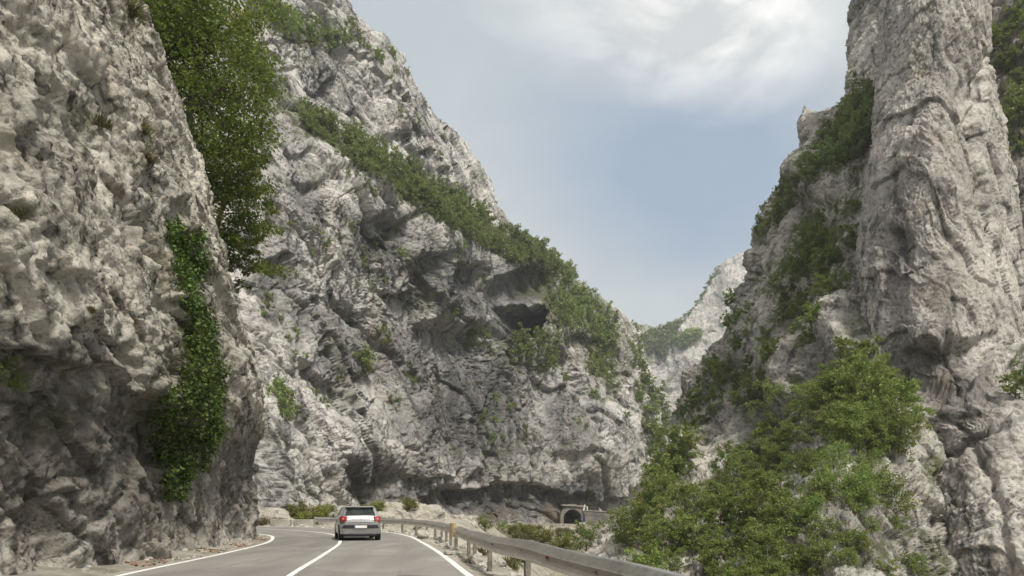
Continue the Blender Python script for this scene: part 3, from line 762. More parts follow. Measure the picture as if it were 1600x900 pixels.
dust = k.math('MULTIPLY', k.ramp(edge, (0.86, 0.0), (1.0, 1.0)), k.ramp(k.noise(co, 3.0, 6, 0.7), (0.42, 0.0), (0.58, 0.9)))
c = k.mix(dust, c, (0.34, 0.315, 0.27))
pat = k.n('ShaderNodeTexNoise'); pat.inputs['Scale'].default_value = 0.10; pat.inputs['Detail'].default_value = 1; k.l(k.mapping(co, (2.2, 0.7, 1), (0, 0, 0.2)), pat.inputs['Vector'])
c = k.mix(k.math('MULTIPLY', k.ramp(pat.outputs['Fac'], (0.555, 0.0), (0.565, 1.0)), 0.28), c, (0.115, 0.112, 0.105))
M['asphalt'] = k.set(Base_Color=c, Roughness=0.88, Normal=k.bump(n2, 0.5, 0.01), Specular_IOR_Level=0.25)
k = NT('road_paint'); co = k.n('ShaderNodeTexCoord').outputs['Object']
w = k.noise(co, 14, 6, 0.75)
M['paint'] = k.set(Base_Color=k.mix(k.ramp(w, (0.36, 0.0), (0.50, 1.0)), (0.30, 0.29, 0.27), (0.74, 0.73, 0.69)), Roughness=0.75)
k = NT('gravel_verge'); co = k.n('ShaderNodeTexCoord').outputs['Object']
n1 = k.noise(co, 1.3, 6, 0.7); n2 = k.noise(co, 22, 5, 0.8)
c = k.mix(k.ramp(n1, (0.38, 0.0), (0.62, 1.0)), (0.22, 0.20, 0.165), (0.40, 0.375, 0.32))
c = k.mix(k.math('MULTIPLY', k.ramp(n2, (0.36, 1.0), (0.5, 0.0)), 0.6), c, (0.12, 0.105, 0.085))
c = k.mix(k.math('MULTIPLY', k.ramp(k.noise(co, 0.8, 4), (0.52, 0.0), (0.66, 1.0)), 0.6), c, (0.10, 0.10, 0.04))
M['gravel'] = k.set(Base_Color=c, Roughness=0.95, Normal=k.bump(n2, 0.9, 0.05))
k = NT('valley_ground'); co = k.n('ShaderNodeTexCoord').outputs['Object']
c = k.mix(k.noise(co, 0.05, 7, 0.65), (0.30, 0.28, 0.24), (0.10, 0.11, 0.05))
M['ground'] = k.set(Base_Color=c, Roughness=0.95)

# asphalt reaches a little past the edge lines; the verge sheets lie under it
nR, nL = normals2(RE), normals2(LE)
tag(grid_mesh('road', strip(LE-nL*0.35, RE+nR*0.22, np.zeros(NR), np.zeros(NR), 25), M['asphalt'], True, {'lateral': np.tile(np.linspace(0, 1, 25), NR)}), 'worn grey asphalt road bending left round the cliff', 'road', kind='structure')
def line(name, c, w, label, s0=0, s1=NR):
    n = normals2(c)[s0:s1]; a = c[s0:s1]
    o = grid_mesh(name, strip(a-n*w/2, a+n*w/2, np.full(len(a), 0.005), np.full(len(a), 0.005)), M['paint']); tag(o, label, 'road marking', kind='structure')
line('road_edge_line', RE, 0.15, 'white edge line curving along the guardrail side of the road')
line('road_edge_line', LE, 0.15, 'white edge line hugging the foot of the left cliff')
line('road_centre_line', CL, 0.13, 'white centre line running under the silver car')

def verge(name, c, offs, zs, label, cat, amp, seed):
    n = normals2(c); g = []
    for o_, z_ in zip(offs, zs):
        g.append(np.concatenate([c+n*o_, np.full((len(c), 1), z_)], 1))
    g = np.stack(g, 1)
    a = np.interp(np.abs(offs), [0.0, 0.18, 1.0, abs(offs[-1])], [0, 0.1, 0.25, 1])[None]
    g[..., 2] += amp*a*fbm(g/0.8+seed, 4)+amp*np.clip(a-0.06, 0, 0.4)*(16*fbm(g/2.2+seed, 4)+10*np.abs(fbm(g/0.7+seed, 3)))*(1.0 if offs[-1] > 0 else 0.2)
    return tag(grid_mesh(name, g, M['gravel']), label, cat, kind='structure')
# the shelf on the gorge side: gravel, then it drops away as rubble
RV = resample(R_EDGE[:-3], 420)
of0 = np.array([0.0, 0.18, 0.3, 0.45, 0.6, 0.8, 1.0, 1.25, 1.5, 1.8, 2.2, 2.7, 3.4, 4.4, 6, 8, 11, 16, 24])
zz = np.array([-0.012, -0.014, -0.03, -0.05, -0.07, -0.09, -0.11, -0.16, -0.28, -0.5, -0.85, -1.3, -1.9, -2.8, -4.2, -6, -9, -14, -24])
of = np.unique(np.concatenate([of0, np.arange(1.2, 9, 0.2)])); zz = np.interp(of, of0, zz)
verge('verge', RV, of, zz, 'pale gravel shoulder falling away under the guardrail', 'verge', 0.05, 3)
ofl = -np.array([0.0, 0.34, 0.5, 0.7, 1.0, 1.4, 2.0, 3.0, 4.5]); zl = np.array([-0.012, -0.013, 0.0, 0.03, 0.07, 0.12, 0.2, 0.4, 0.8])
def flip(o):
    o.data.flip_normals(); return o
flip(verge('verge', resample(L_EDGE[:-3], 420), ofl, zl, 'stony strip with fallen leaves at the foot of the left cliff', 'verge', 0.035, 9))
# level ground outside the bend, up to the foot of the mountain
g = np.array([[(x, y) for x in np.linspace(-60, 12, 90)] for y in np.linspace(46, 92, 70)])
cx = np.interp(g[..., 0], R_EDGE_X := [-60, -42, -30, -20, -12.4, -7.7, -5.25, -3.6], [66, 64, 62, 58.5, 52, 44, 37, 29.5])
dd = g[..., 1]-cx
z = np.where(dd < 0.2, -0.25, -0.06+0.02*np.clip(dd, 0, 30))-np.clip(g[..., 0]+4, 0, 30)*0.75-np.clip(-dd-4, 0, 40)*0.3
z = z-3.2*np.clip((55-g[..., 1])/4, 0, 3)*sstep(-14, -8, g[..., 0])
z = z+sstep(0.5, 3, dd)*0.25*fbm(np.concatenate([g, 0*g[..., :1]], -1)/2.5, 4)
tag(flip(grid_mesh('roadside_terrain', np.concatenate([g, z[..., None]], -1), M['gravel'])), 'stony ground outside the bend of the road', 'ground', kind='structure')

# bank of pale rubble rising from the gorge to the far road
def build_bank():
    ys = np.concatenate([[818.5, 819.5, 820.5], np.linspace(822, 925, 120)])[::-1]; xs = np.linspace(600, 1060, 240)
    PX, PY = np.meshgrid(xs, ys)
    top = np.interp(PX, [600, 640, 700, 800, 900, 960, 1060], [104, 118, 140, 168, 196, 206, 226])
    t = np.clip((PY-822)/(925-822), 0, 1)
    D = top*(1-0.72*t**0.75)
    roadbit = PY < 821.5
    D = np.where(roadbit, top+(821.5-PY)*9, D)
    base = P(PX, PY, D)
    base[..., 2] = np.where(roadbit, P(PX, np.full_like(PX, 822.0), top)[..., 2]+0.3-(821.5-PY)*0.02, base[..., 2])
    def disp(p):
        return rock_disp(p, 5.0, 0.9, saw=0.6, block=1.3, fine=1.6, flute=0.3, joint=1.4)*sstep(821, 828, PY)
    veg = np.clip(polys(PX, PY, [([(790, 826), (850, 828), (880, 850), (900, 880), (800, 880)], 0.8)], 6)+0.2, 0, 1)
    return relief('gorge_bank', base, 0, M['bank'], disp, (PX, PY), None, None, 0.10+0*PX, veg)
BANK = build_bank(); tag(BANK.o, 'bank of pale rubble below the far road and tunnel', 'bank', kind='structure')
me = mesh_np('valley_floor', [(-4000, -4000, -27), (4000, -4000, -27), (4000, 6000, -27), (-4000, 6000, -27)], [(0, 1, 2, 3)], mats=[M['ground']])
tag(obj('valley_floor', me), 'stony floor of the gorge', 'ground', kind='structure')

b_ = MB(); b_.box(-420, 420, -70, 1100, -29, 480)
k = NT('valley_air'); k.t.nodes.remove(k.b)
pv = k.n('ShaderNodeVolumePrincipled'); pv.inputs['Color'].default_value = (0.86, 0.92, 1.0, 1); pv.inputs['Density'].default_value = 0.00028
pv.inputs['Anisotropy'].default_value = 0.2
k.l(pv.outputs[0], k.out.inputs['Volume'])
hz = b_.build('haze', k.m); tag(hz, 'thin bluish haze filling the gorge', 'haze', kind='stuff'); hz.display_type = 'WIRE'
# ------------------------------------------------------------------ sky, sun, camera
SUN_EL, SUN_AZ = math.radians(56), math.radians(149)         # azimuth clockwise from +Y
w = bpy.data.worlds.new('World'); SC.world = w; w.use_nodes = True
k = NT.__new__(NT); k.t = w.node_tree
bg = k.t.nodes['Background']
sky = k.n('ShaderNodeTexSky'); sky.sky_type = 'NISHITA'; sky.sun_disc = False
sky.sun_elevation = SUN_EL; sky.sun_rotation = SUN_AZ; sky.air_density = 1.2; sky.dust_density = 2.0
dirv = k.n('ShaderNodeTexCoord').outputs['Generated']
sx = k.n('ShaderNodeSeparateXYZ'); k.l(dirv, sx.inputs[0])
X, Y, Z = sx.outputs
hor = k.math('SQRT', k.math('ADD', k.math('MULTIPLY', X, X), k.math('MULTIPLY', Y, Y)))
az = k.math('MULTIPLY', k.math('ARCTAN2', X, Y), 180/math.pi)
el = k.math('MULTIPLY', k.math('ARCTAN2', Z, hor), 180/math.pi)
# cloud-plane coordinates
zc = k.math('ADD', k.math('MAXIMUM', Z, 0.0), 0.16)
cp = k.n('ShaderNodeCombineXYZ'); k.l(k.math('DIVIDE', X, zc), cp.inputs[0]); k.l(k.math('DIVIDE', Y, zc), cp.inputs[1])
cv = cp.outputs[0]
nb = k.noise(cv, 0.9, 4, 0.5); nf = k.noise(cv, 3.2, 8, 0.6, 0.4); nm = k.noise(cv, 2.0, 8, 0.6, 0.3)
def blob(azc, elc, ra, re, rot=0.0, wob=0.9, lo=1.15, hi=0.35):
    c_, s_ = math.cos(math.radians(rot)), math.sin(math.radians(rot))
    a = k.math('SUBTRACT', az, azc); e = k.math('SUBTRACT', el, elc)
    u = k.math('DIVIDE', k.math('ADD', k.math('MULTIPLY', a, c_), k.math('MULTIPLY', e, s_)), ra)
    v = k.math('DIVIDE', k.math('SUBTRACT', k.math('MULTIPLY', e, c_), k.math('MULTIPLY', a, s_)), re)
    r = k.math('SQRT', k.math('ADD', k.math('MULTIPLY', u, u), k.math('MULTIPLY', v, v)))
    r = k.math('ADD', r, k.math('MULTIPLY', k.math('SUBTRACT', nm, 0.5), wob))
    return k.ramp(r, (hi, 1.0), (min(lo, 1.0), 0.0)), r
def azel(px, py): 
    x, z_ = (px-800)/F, (HZ-py)/F
    return math.degrees(math.atan2(x, 1)), math.degrees(math.atan2(z_, math.hypot(x, 1)))
S = 10.0                                                      # Background strength 0.1
SKY = 0.39
def C10(r, g_, b): return (r*S*SKY, g_*S*SKY, b*S*SKY)
base = k.mix(k.ramp(k.math('DIVIDE', el, 60), (0.08, 0.0), (0.7, 1.0)), C10(0.555, 0.595, 0.60), C10(0.37, 0.43, 0.48))
base = k.mix(k.math('MULTIPLY', k.ramp(nb, (0.40, 0.0), (0.62, 1.0)), 0.5), base, C10(0.54, 0.57, 0.575))
blue_m, _ = blob(*azel(1090, 265), 19, 9.5, -16, 0.8, 1.0, 0.30)
blue_c = k.mix(0.55, sky.outputs[0], C10(0.33, 0.43, 0.60))
hs = k.n('ShaderNodeHueSaturation'); hs.inputs['Saturation'].default_value = 0.9; k.l(blue_c, hs.inputs['Color'])
s1 = k.mix(k.math('MULTIPLY', blue_m, 0.92), base, C10(0.235, 0.305, 0.405))
s1 = k.mix(k.math('MULTIPLY', blue_m, 0.10), s1, sky.outputs[0])
cl_m, r_ = blob(*azel(1095, 15), 16.5, 6.4, -3, 1.3, 1.0, 0.22)
cl_c = k.mix(k.ramp(nf, (0.42, 0.0), (0.60, 1.0)), C10(0.56, 0.575, 0.585), C10(0.98, 0.965, 0.92))
s2 = k.mix(cl_m, s1, cl_c)
# unseen cloud deck overhead and behind the viewer, brightened to light the rock
up = k.ramp(k.math('DIVIDE', el, 90), (0.46, 0.0), (0.75, 1.0))
back = k.math('MULTIPLY', k.ramp(k.math('MULTIPLY_ADD', Y, -0.5, 0.5), (0.45, 0.0), (0.8, 1.0)), k.ramp(k.math('DIVIDE', el, 90), (0.10, 0.0), (0.35, 1.0)))
deck = k.mix(k.ramp(nf, (0.35, 0.0), (0.65, 1.0)), C10(0.86, 0.84, 0.80), C10(1.32, 1.26, 1.17))
s3 = k.mix(k.math('MAXIMUM', up, back), s2, deck)
k.l(s3, bg.inputs['Color']); bg.inputs['Strength'].default_value = 0.1

sun = bpy.data.lights.new('sun', 'SUN'); sun.energy = 1.5; sun.angle = math.radians(10); sun.color = (1.0, 0.94, 0.84)
so = bpy.data.objects.new('sun', sun); COL.objects.link(so)
sd = Vector((math.sin(SUN_AZ)*math.cos(SUN_EL), math.cos(SUN_AZ)*math.cos(SUN_EL), math.sin(SUN_EL)))
so.rotation_euler = sd.to_track_quat('Z', 'Y').to_euler(); so.location = (0, -20, 80)

cam = bpy.data.cameras.new('camera'); cam.sensor_width = 36.0; cam.sensor_fit = 'HORIZONTAL'
cam.lens = 36.0*F/1600; cam.shift_y = (HZ-450)/1600; cam.clip_start = 0.1; cam.clip_end = 9000
camo = bpy.data.objects.new('camera', cam); COL.objects.link(camo)
camo.location = (0, 0, CH); camo.rotation_euler = (math.pi/2, 0, 0); SC.camera = camo
SC.view_settings.view_transform = 'Standard'; SC.view_settings.look = 'None'; SC.view_settings.gamma = 1
SC.view_settings.exposure = 1.64; SC.view_settings.use_curve_mapping = False
SC.cycles.use_denoising = True; SC.cycles.max_bounces = 6; SC.cycles.transparent_max_bounces = 6

# ------------------------------------------------------------------ plants
def leaves_np(cent, size, r, up=0.5, asp=0.55):
    """one small folded leaf spray per centre -> verts, quads"""
    n = len(cent)
    nrm = r.normal(size=(n, 3)); nrm[:, 2] = np.abs(nrm[:, 2])+up; nrm /= np.linalg.norm(nrm, axis=1)[:, None]
    a = r.normal(size=(n, 3)); a -= (a*nrm).sum(1)[:, None]*nrm; a /= np.linalg.norm(a, axis=1)[:, None]
    a[:, 2] -= 0.25; b = np.cross(nrm, a)
    L = size*(0.6+0.8*r.random(n))[:, None]; W = L*asp
    p0, p2 = cent-a*L*0.5, cent+a*L*0.5
    p1 = cent+b*W*0.5+nrm*L*0.10; p3 = cent-b*W*0.5+nrm*L*0.10
    v = np.stack([p0, p1, p2, p3], 1).reshape(-1, 3)
    return v, np.arange(4*n).reshape(-1, 4)

def tree_np(seed, h, cr, nleaf, lsize, trunk_h=0.3, flat=0.8, lean=0.0, clumps=60, wide=0.16, droop=0.0):
    """tapered trunk, limbs and an airy crown of leaf clumps; returns wood (v, f) and leaves (v, f)"""
    r = np.random.default_rng(seed)
    wv, wf = [], []; nv = 0
    def tube(pts, rad, n):
        nonlocal nv
        v, f = tube_np(pts, rad, n); wv.append(v); wf.append(f+nv); nv += len(v)
    top = np.array([lean*h, 0.1*lean*h, h*0.72])
    t = np.linspace(0, 1, 8)[:, None]
    tr = t*top+np.stack([0.03*h*np.sin(t[:, 0]*4+seed), 0.03*h*np.cos(t[:, 0]*5+seed), 0*t[:, 0]], -1)*t
    R0 = 0.022*h+0.02
    tr[0, 2] -= 0.4
    tube(tr, R0*(1-0.75*t[:, 0])*np.where(t[:, 0] < 0.05, 1.35, 1), 7)
    cents = []
    nl = 9
    cz = h*(trunk_h+(1-trunk_h)*0.5)
    lobes = r.normal(size=(4, 3)); lobes /= np.linalg.norm(lobes, axis=1)[:, None]; la = r.uniform(-0.28, 0.28, 4)
    for i in range(nl):
        f = trunk_h*0.8+(0.98-trunk_h*0.8)*(i+0.5)/nl
        k0 = f*7; b = tr[int(min(k0, 6))]+(tr[min(int(k0)+1, 7)]-tr[int(min(k0, 6))])*(k0-int(min(k0, 6)))
        ang = i*2.4+r.uniform(-0.4, 0.4); up = 0.15+0.9*f+r.uniform(-0.15, 0.25)-droop
        ln = cr*(0.72+0.35*r.random())*(1.05-0.45*abs(f-0.5))
        d = np.array([math.cos(ang), math.sin(ang), up]); d /= np.linalg.norm(d)
        s = np.linspace(0, 1, 6)[:, None]
        lim = b+d*ln*s+np.array([0, 0, 0.12*ln])*s**2+r.normal(size=(6, 3))*0.03*ln*s
        tube(lim, R0*0.42*(1-0.8*s[:, 0])*(1-0.5*f), 5)
        for j in range(4):
            q = lim[2+j] if j < 4 else lim[-1]
            d2 = d+r.normal(size=3)*0.7; d2 /= np.linalg.norm(d2)
            e = q+d2*ln*(0.30+0.25*r.random())
            m = (q+e)/2+np.array([0, 0, 0.03*ln])
            tube([q, m, e], [R0*0.15, R0*0.09, R0*0.03], 4)
            cents += [e, m]
    cents = np.array(cents)
    ex = max(0, clumps-len(cents))
    u = r.normal(size=(ex, 3)); u /= np.linalg.norm(u, axis=1)[:, None]
    rad = (0.45+0.55*r.random(ex)**0.6)
    bump = 1+sum(la[q]*np.maximum(0, u @ lobes[q])**2*2 for q in range(4))
    c = u*rad[:, None]*bump[:, None]*np.array([cr, cr, (h*(1-trunk_h))*0.5])*0.92+np.array([top[0]*0.8, 0, cz])
    cents = np.concatenate([cents, c])
    per = max(4, nleaf//len(cents))
    cs = cr*wide*(0.7+0.6*r.random(len(cents)))
    off = r.normal(size=(len(cents), per, 3)); off /= np.linalg.norm(off, axis=2)[..., None]
    off *= (r.random((len(cents), per, 1))**0.45)
    off *= cs[:, None, None]*np.array([1.35, 1.35, flat])
    L = (cents[:, None]+off).reshape(-1, 3)
    lv, lf = leaves_np(L, lsize, r)
    return (np.concatenate(wv), np.concatenate(wf)), (lv, lf)

def proto_tree(seed, leaf, **kw):
    (wv, wf), (lv, lf) = tree_np(seed, **kw)
    return mesh_np('trunk', wv, wf, smooth=True, mats=[M['bark']]), mesh_np('crown', lv, lf, mats=[M[leaf]])
def proto_shrub(seed, leaf, **kw):
    (wv, wf), (lv, lf) = tree_np(seed, **kw)
    v = np.concatenate([wv, lv]); f = np.concatenate([wf, lf+len(wv)])
    return mesh_np('shrub', v, f, mats=[M['bark'], M[leaf]], midx=[0]*len(wf)+[1]*len(lf))

# near trees (unit height 6 m), mid trees, far trees and shrubs
NEAR = [proto_tree(100+i, 'leaf', h=6.0, cr=2.4+0.25*(i % 3), nleaf=4200, lsize=0.24, trunk_h=0.18, clumps=110, wide=0.15) for i in range(5)]
MID = [proto_tree(200+i, 'leaf', h=5.0, cr=2.1+0.2*(i % 3), nleaf=1700, lsize=0.36, trunk_h=0.16, clumps=90, wide=0.17) for i in range(5)]
FARS = [proto_shrub(300+i, 'leaf_far', h=4.0, cr=2.2, nleaf=620, lsize=0.55, trunk_h=0.08, clumps=80, wide=0.2) for i in range(5)]
PALE = [proto_tree(250+i, 'leaf_far', h=5.0, cr=2.1+0.2*(i % 3), nleaf=1900, lsize=0.34, trunk_h=0.16, clumps=100, wide=0.17) for i in range(4)]  # lighter leaf colour, with the haze over the high ridge painted in
FART = [proto_tree(300+i, 'leaf_far', h=4.0, cr=2.2, nleaf=620, lsize=0.55, trunk_h=0.08, clumps=80, wide=0.2) for i in range(5)]
LOW = [proto_shrub(400+i, 'leaf', h=1.6, cr=1.2, nleaf=2600, lsize=0.13, trunk_h=0.05, clumps=100, wide=0.22) for i in range(4)]
YEL = [proto_shrub(450+i, 'leaf_yellow', h=1.0, cr=1.0, nleaf=3600, lsize=0.12, trunk_h=0.02, clumps=110, wide=0.26) for i in range(2)]

def tuft_mesh(seed, n=160, h=0.5):
    r = np.random.default_rng(seed)
    a = r.uniform(0, 2*math.pi, n); b = r.normal(size=(n, 2))*0.14; le = h*(0.5+0.7*r.random(n)); sp = r.uniform(0.15, 0.75, n)
    base = np.stack([b[:, 0], b[:, 1], 0*a], -1); d = np.stack([np.cos(a)*sp, np.sin(a)*sp, 1-0.5*sp], -1)
    side = np.stack([-np.sin(a), np.cos(a), 0*a], -1)*0.012*(1+h)
    mid = base+d*le[:, None]*0.6; tip = base+d*le[:, None]-np.array([0, 0, 0.16])*(le*sp)[:, None]
    v = np.stack([base-side, base+side, mid+side, mid-side, tip], 1).reshape(-1, 3)
    o = np.arange(n)[:, None]*5
    return mesh_np('grass_tuft', v, o+np.array([[0, 1, 2, 3]]), o+np.array([[3, 2, 4]]), mats=[M['grass']])
TUFT = [tuft_mesh(i) for i in range(3)]

def place(name, me, loc, s, rz, label, cat, group=None, sz=1.0, tilt=None):
    o = obj(name, me); o.location = loc; o.scale = (s, s, s*sz); o.rotation_euler = (tilt[0] if tilt else 0, tilt[1] if tilt else 0, rz)
    return tag(o, label, cat, group)
def place_tree(protos, i, loc, s, rz, label, group=None, sz=1.0, name='tree', tilt=(0, 0)):
    t = empty(name, loc, rz, label, 'tree', group); t.scale = (s, s, s*sz); t.rotation_euler = (tilt[0], tilt[1], rz)
    tr, cr = protos[i % len(protos)]
    obj('trunk', tr, t); obj('crown', cr, t)
    return t

def scatter(cliff, poly, n, seed, gap, clus=0.0, freq=60.0):
    r = np.random.default_rng(seed); xs = [p[0] for p in poly]; ys = [p[1] for p in poly]
    out = []
    for _ in range(n*60):
        x, y = r.uniform(min(xs), max(xs)), r.uniform(min(ys), max(ys))
        if not inpoly(x, y, poly): continue
        if clus > -9 and float(fbm(np.array([x/freq, y/freq, seed*3.3]), 3)) < clus: continue
        if any((x-a)**2+(y-b)**2 < gap*gap for a, b in out): continue
        out.append((x, y))
        if len(out) >= n: break
    res = []
    for x, y in out:
        v, nn = pick(cliff, x, y)
        if v is not None: res.append((x, y, v, nn))
    return res

R_ = random.Random(5)
def wood(cliff, poly, n, seed, gap, hpx, protos, name, label, cat, group, unit, clus=-9, parts=False, vary=0.35, sz=1.0, freq=60.0):
    made = []
    for i, (x, y, v, nn) in enumerate(scatter(cliff, poly, n, seed, gap, clus, freq)):
        hm = hpx*v[1]/F*(1+R_.uniform(-vary, vary)); s = hm/unit
        loc = v-nn*0.15*hm-np.array([0, 0, 0.15*hm])
        tl = (R_.uniform(-0.12, 0.12)-0.1, R_.uniform(-0.15, 0.15))
        if parts: o = place_tree(protos, R_.randrange(99), loc, s, R_.uniform(0, 6.28), label, group, sz*R_.uniform(0.85, 1.2), name, tl)
        else: o = place(name, R_.choice(protos), loc, s, R_.uniform(0, 6.28), label, cat, group, sz*R_.uniform(0.8, 1.25), tl)
        o['category'] = cat; made.append((x, y-hm*F/v[1]*0.5, o))
    # the ones at the edges of the group can be told apart from those inside it
    if len(made) > 3:
        ends = {}
        for word, key in (('leftmost', lambda m: m[0]), ('rightmost', lambda m: -m[0]), ('topmost', lambda m: m[1]), ('lowest', lambda m: -m[1])):
            o = min(made, key=key)[2]
            if o.name not in ends: ends[o.name] = word
        for _, _, o in made: o['label'] = ends[o.name]+' '+label if o.name in ends else label+' amid others'

# --- central mountain
def wood_mass(name, cliff, poly, n, seed, gap, hpx, protos, label):
    r = np.random.default_rng(seed); vv, ff, mi, k0 = [], [], [], 0
    src = []
    for me in protos:
        v = np.empty(len(me.vertices)*3, np.float32); me.vertices.foreach_get('co', v)
        q = np.empty(len(me.loops), np.int32); me.loops.foreach_get('vertex_index', q)
        m = np.empty(len(me.polygons), np.int32); me.polygons.foreach_get('material_index', m)
        src.append((v.reshape(-1, 3), q.reshape(-1, 4), m))
    for x, y, p, nn in scatter(cliff, poly, n, seed, gap, -0.12, 30.0):
        v, q, m = src[r.integers(len(src))]; a = r.uniform(0, 6.28); sc = hpx*p[1]/F/4.0*(0.5+0.9*r.random()**1.5)
        c_, s_ = math.cos(a), math.sin(a)
        w_ = np.stack([v[:, 0]*c_-v[:, 1]*s_, v[:, 0]*s_+v[:, 1]*c_, v[:, 2]*r.uniform(0.8, 1.25)], 1)*sc+p-np.array([0, 0, 0.3])
        vv.append(w_); ff.append(q+k0); mi.append(m); k0 += len(v)
    o = obj(name, mesh_np(name, np.concatenate(vv), np.concatenate(ff), mats=list(protos[0].materials), midx=np.concatenate(mi)))
    tag(o, label, 'wood', kind='stuff')
wood_mass('ledge_wood', CENTRE, list(BAND_UP[2:])+list(BAND_LO[2:-2])[::-1], 230, 21, 6.5, 20, FARS, 'dense green wood on the ledge running diagonally across the central mountain')
wood(CENTRE, [(835, 412), (870, 425), (905, 452), (945, 480), (970, 497), (960, 540), (945, 600), (925, 590), (915, 540), (880, 520), (862, 480)], 52, 22, 10, 24, FART, 'tree', 'small green tree on the shoulder of the central mountain right of the cave', 'tree', 'trees right of the cave', 4.0, parts=True)
wood(CENTRE, [(800, 530), (868, 520), (880, 575), (850, 590), (812, 570)], 22, 23, 8, 20, FARS, 'shrub', 'dark green shrub just below the cave mouth', 'shrub', 'shrubs below the cave', 4.0)
wood(CENTRE, [(385, 0), (430, 12), (478, 45), (535, 62), (535, 78), (480, 74), (440, 62), (400, 20)], 34, 24, 7, 20, FARS, 'shrub', 'green shrub on the uppermost ledge at the top of the central mountain', 'shrub', 'shrubs on the top ledge', 4.0)
wood(CENTRE, [(532, 20), (560, 45), (585, 85), (600, 100), (580, 100), (545, 60)], 9, 25, 8, 16, FARS, 'shrub', 'small shrub against the sky on the upper left skyline', 'shrub', 'shrubs on the upper skyline', 4.0)
wood(CENTRE, [(985, 510), (998, 530), (1006, 570), (1012, 610), (1000, 640), (990, 600)], 14, 26, 8, 16, FARS, 'shrub', 'small shrub on the right hand skyline of the central mountain', 'shrub', 'shrubs on the right skyline', 4.0)
wood(CENTRE, [(1008, 600), (1030, 625), (1046, 650), (1052, 700), (1030, 740), (1010, 690)], 20, 27, 9, 24, FART, 'tree', 'dark green tree in the notch where the gorge narrows', 'tree', 'trees in the notch of the gorge', 4.0, parts=True)
wood(CENTRE, [(410, 60), (700, 340), (850, 560), (960, 560), (990, 660), (900, 700), (760, 700), (560, 640), (420, 640), (400, 300)], 95, 28, 11, 13, FARS, 'shrub', 'small shrub clinging to the bare face of the central mountain', 'shrub', 'shrubs scattered on the central face', 4.0, clus=0.22, freq=50)
wood(CENTRE, [(690, 490), (730, 500), (775, 540), (760, 560), (715, 535)], 13, 29, 9, 20, FARS, 'shrub', 'green shrub in the patch below and left of the cave', 'shrub', 'shrubs left of the cave', 4.0)
wood(CENTRE, [(600, 60), (700, 210), (690, 260), (640, 210), (580, 130)], 12, 30, 12, 14, FARS, 'shrub', 'small shrub on the bare upper wall above the diagonal ledge', 'shrub', 'shrubs on the upper wall', 4.0)
wood(CENTRE, [(425, 600), (445, 610), (462, 660), (440, 655)], 8, 31, 8, 24, FARS, 'shrub', 'bright green shrub in the cleft left of the smooth bulge', 'shrub', 'shrubs in the left cleft', 4.0)
for x, y, hp, lab in [(566, 578, 36, 'round dark green bush alone in the middle of the central face'), (596, 540, 30, 'dark bush just above and right of the round one on the central face'), (452, 52, 34, 'dark tree at the left end of the top ledge')]:
    v, nn = pick(CENTRE, x, y)
    place('bush', FARS[x % 5], v-np.array([0, 0, 0.3]), hp*v[1]/F/4.0, x, lab, 'bush')

# --- far mountain woods: read as one green mass each
def mass(name, cliff, poly, n, seed, size, label, cat, leaf):
    r = np.random.default_rng(seed); vv, ff, k0 = [], [], 0
    for x, y, v, nn in scatter(cliff, poly, n, seed, 1.2, -9):
        c = v+r.normal(size=(26, 3))*size*0.45*np.array([1, 1, 0.7])+np.array([0, 0, size*0.3])
        a, b = leaves_np(c, size*0.75, r, asp=0.8); vv.append(a); ff.append(b+k0); k0 += len(a)
    o = obj(name, mesh_np(name, np.concatenate(vv), np.concatenate(ff), mats=[M[leaf]]))
    tag(o, label, cat, kind='stuff')
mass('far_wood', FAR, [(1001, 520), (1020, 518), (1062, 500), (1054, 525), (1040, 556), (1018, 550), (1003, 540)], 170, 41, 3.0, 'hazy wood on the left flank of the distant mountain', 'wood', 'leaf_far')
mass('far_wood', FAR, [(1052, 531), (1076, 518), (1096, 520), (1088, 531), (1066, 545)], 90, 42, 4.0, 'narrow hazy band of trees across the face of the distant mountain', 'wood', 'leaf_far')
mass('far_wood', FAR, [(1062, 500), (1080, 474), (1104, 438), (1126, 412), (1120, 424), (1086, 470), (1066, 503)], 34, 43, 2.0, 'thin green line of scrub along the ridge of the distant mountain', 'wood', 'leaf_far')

# --- right bank
wood(SLOPE, [(985, 900), (985, 850), (1010, 800), (1035, 785), (1100, 790), (1180, 800), (1240, 830), (1215, 990), (990, 990)], 34, 51, 20, 76, NEAR, 'tree', 'leafy green tree low on the right bank behind the guardrail', 'tree', 'trees low on the right bank', 6.0, parts=True)
wood(SLOPE, [(1008, 800), (1022, 730), (1045, 695), (1070, 690), (1060, 760), (1020, 800)], 10, 52, 16, 52, MID, 'tree', 'green tree at the left foot of the right bank beside the tunnel', 'tree', 'trees beside the tunnel wall', 5.0, parts=True)
wood(SLOPE, [(1100, 790), (1130, 730), (1190, 690), (1250, 640), (1300, 640), (1330, 690), (1270, 730), (1220, 780), (1170, 800)], 20, 53, 24, 62, NEAR, 'tree', 'green tree in the thick wood halfway up the right bank', 'tree', 'trees halfway up the right bank', 6.0, parts=True)
wood(SLOPE, [(1290, 640), (1290, 600), (1330, 600), (1390, 640), (1408, 715), (1350, 715), (1310, 690)], 16, 54, 19, 84, NEAR, 'tree', 'tall green tree crowded against the foot of the great pillar', 'tree', 'trees at the foot of the pillar', 6.0, parts=True)
wood(SLOPE, [(1140, 590), (1150, 550), (1190, 520), (1215, 470), (1260, 470), (1290, 500), (1270, 545), (1200, 570), (1190, 640), (1150, 640)], 22, 55, 17, 38, MID, 'tree', 'green tree in the gully below the pillar and left of it', 'tree', 'trees in the gully of the right slope', 5.0, parts=True)
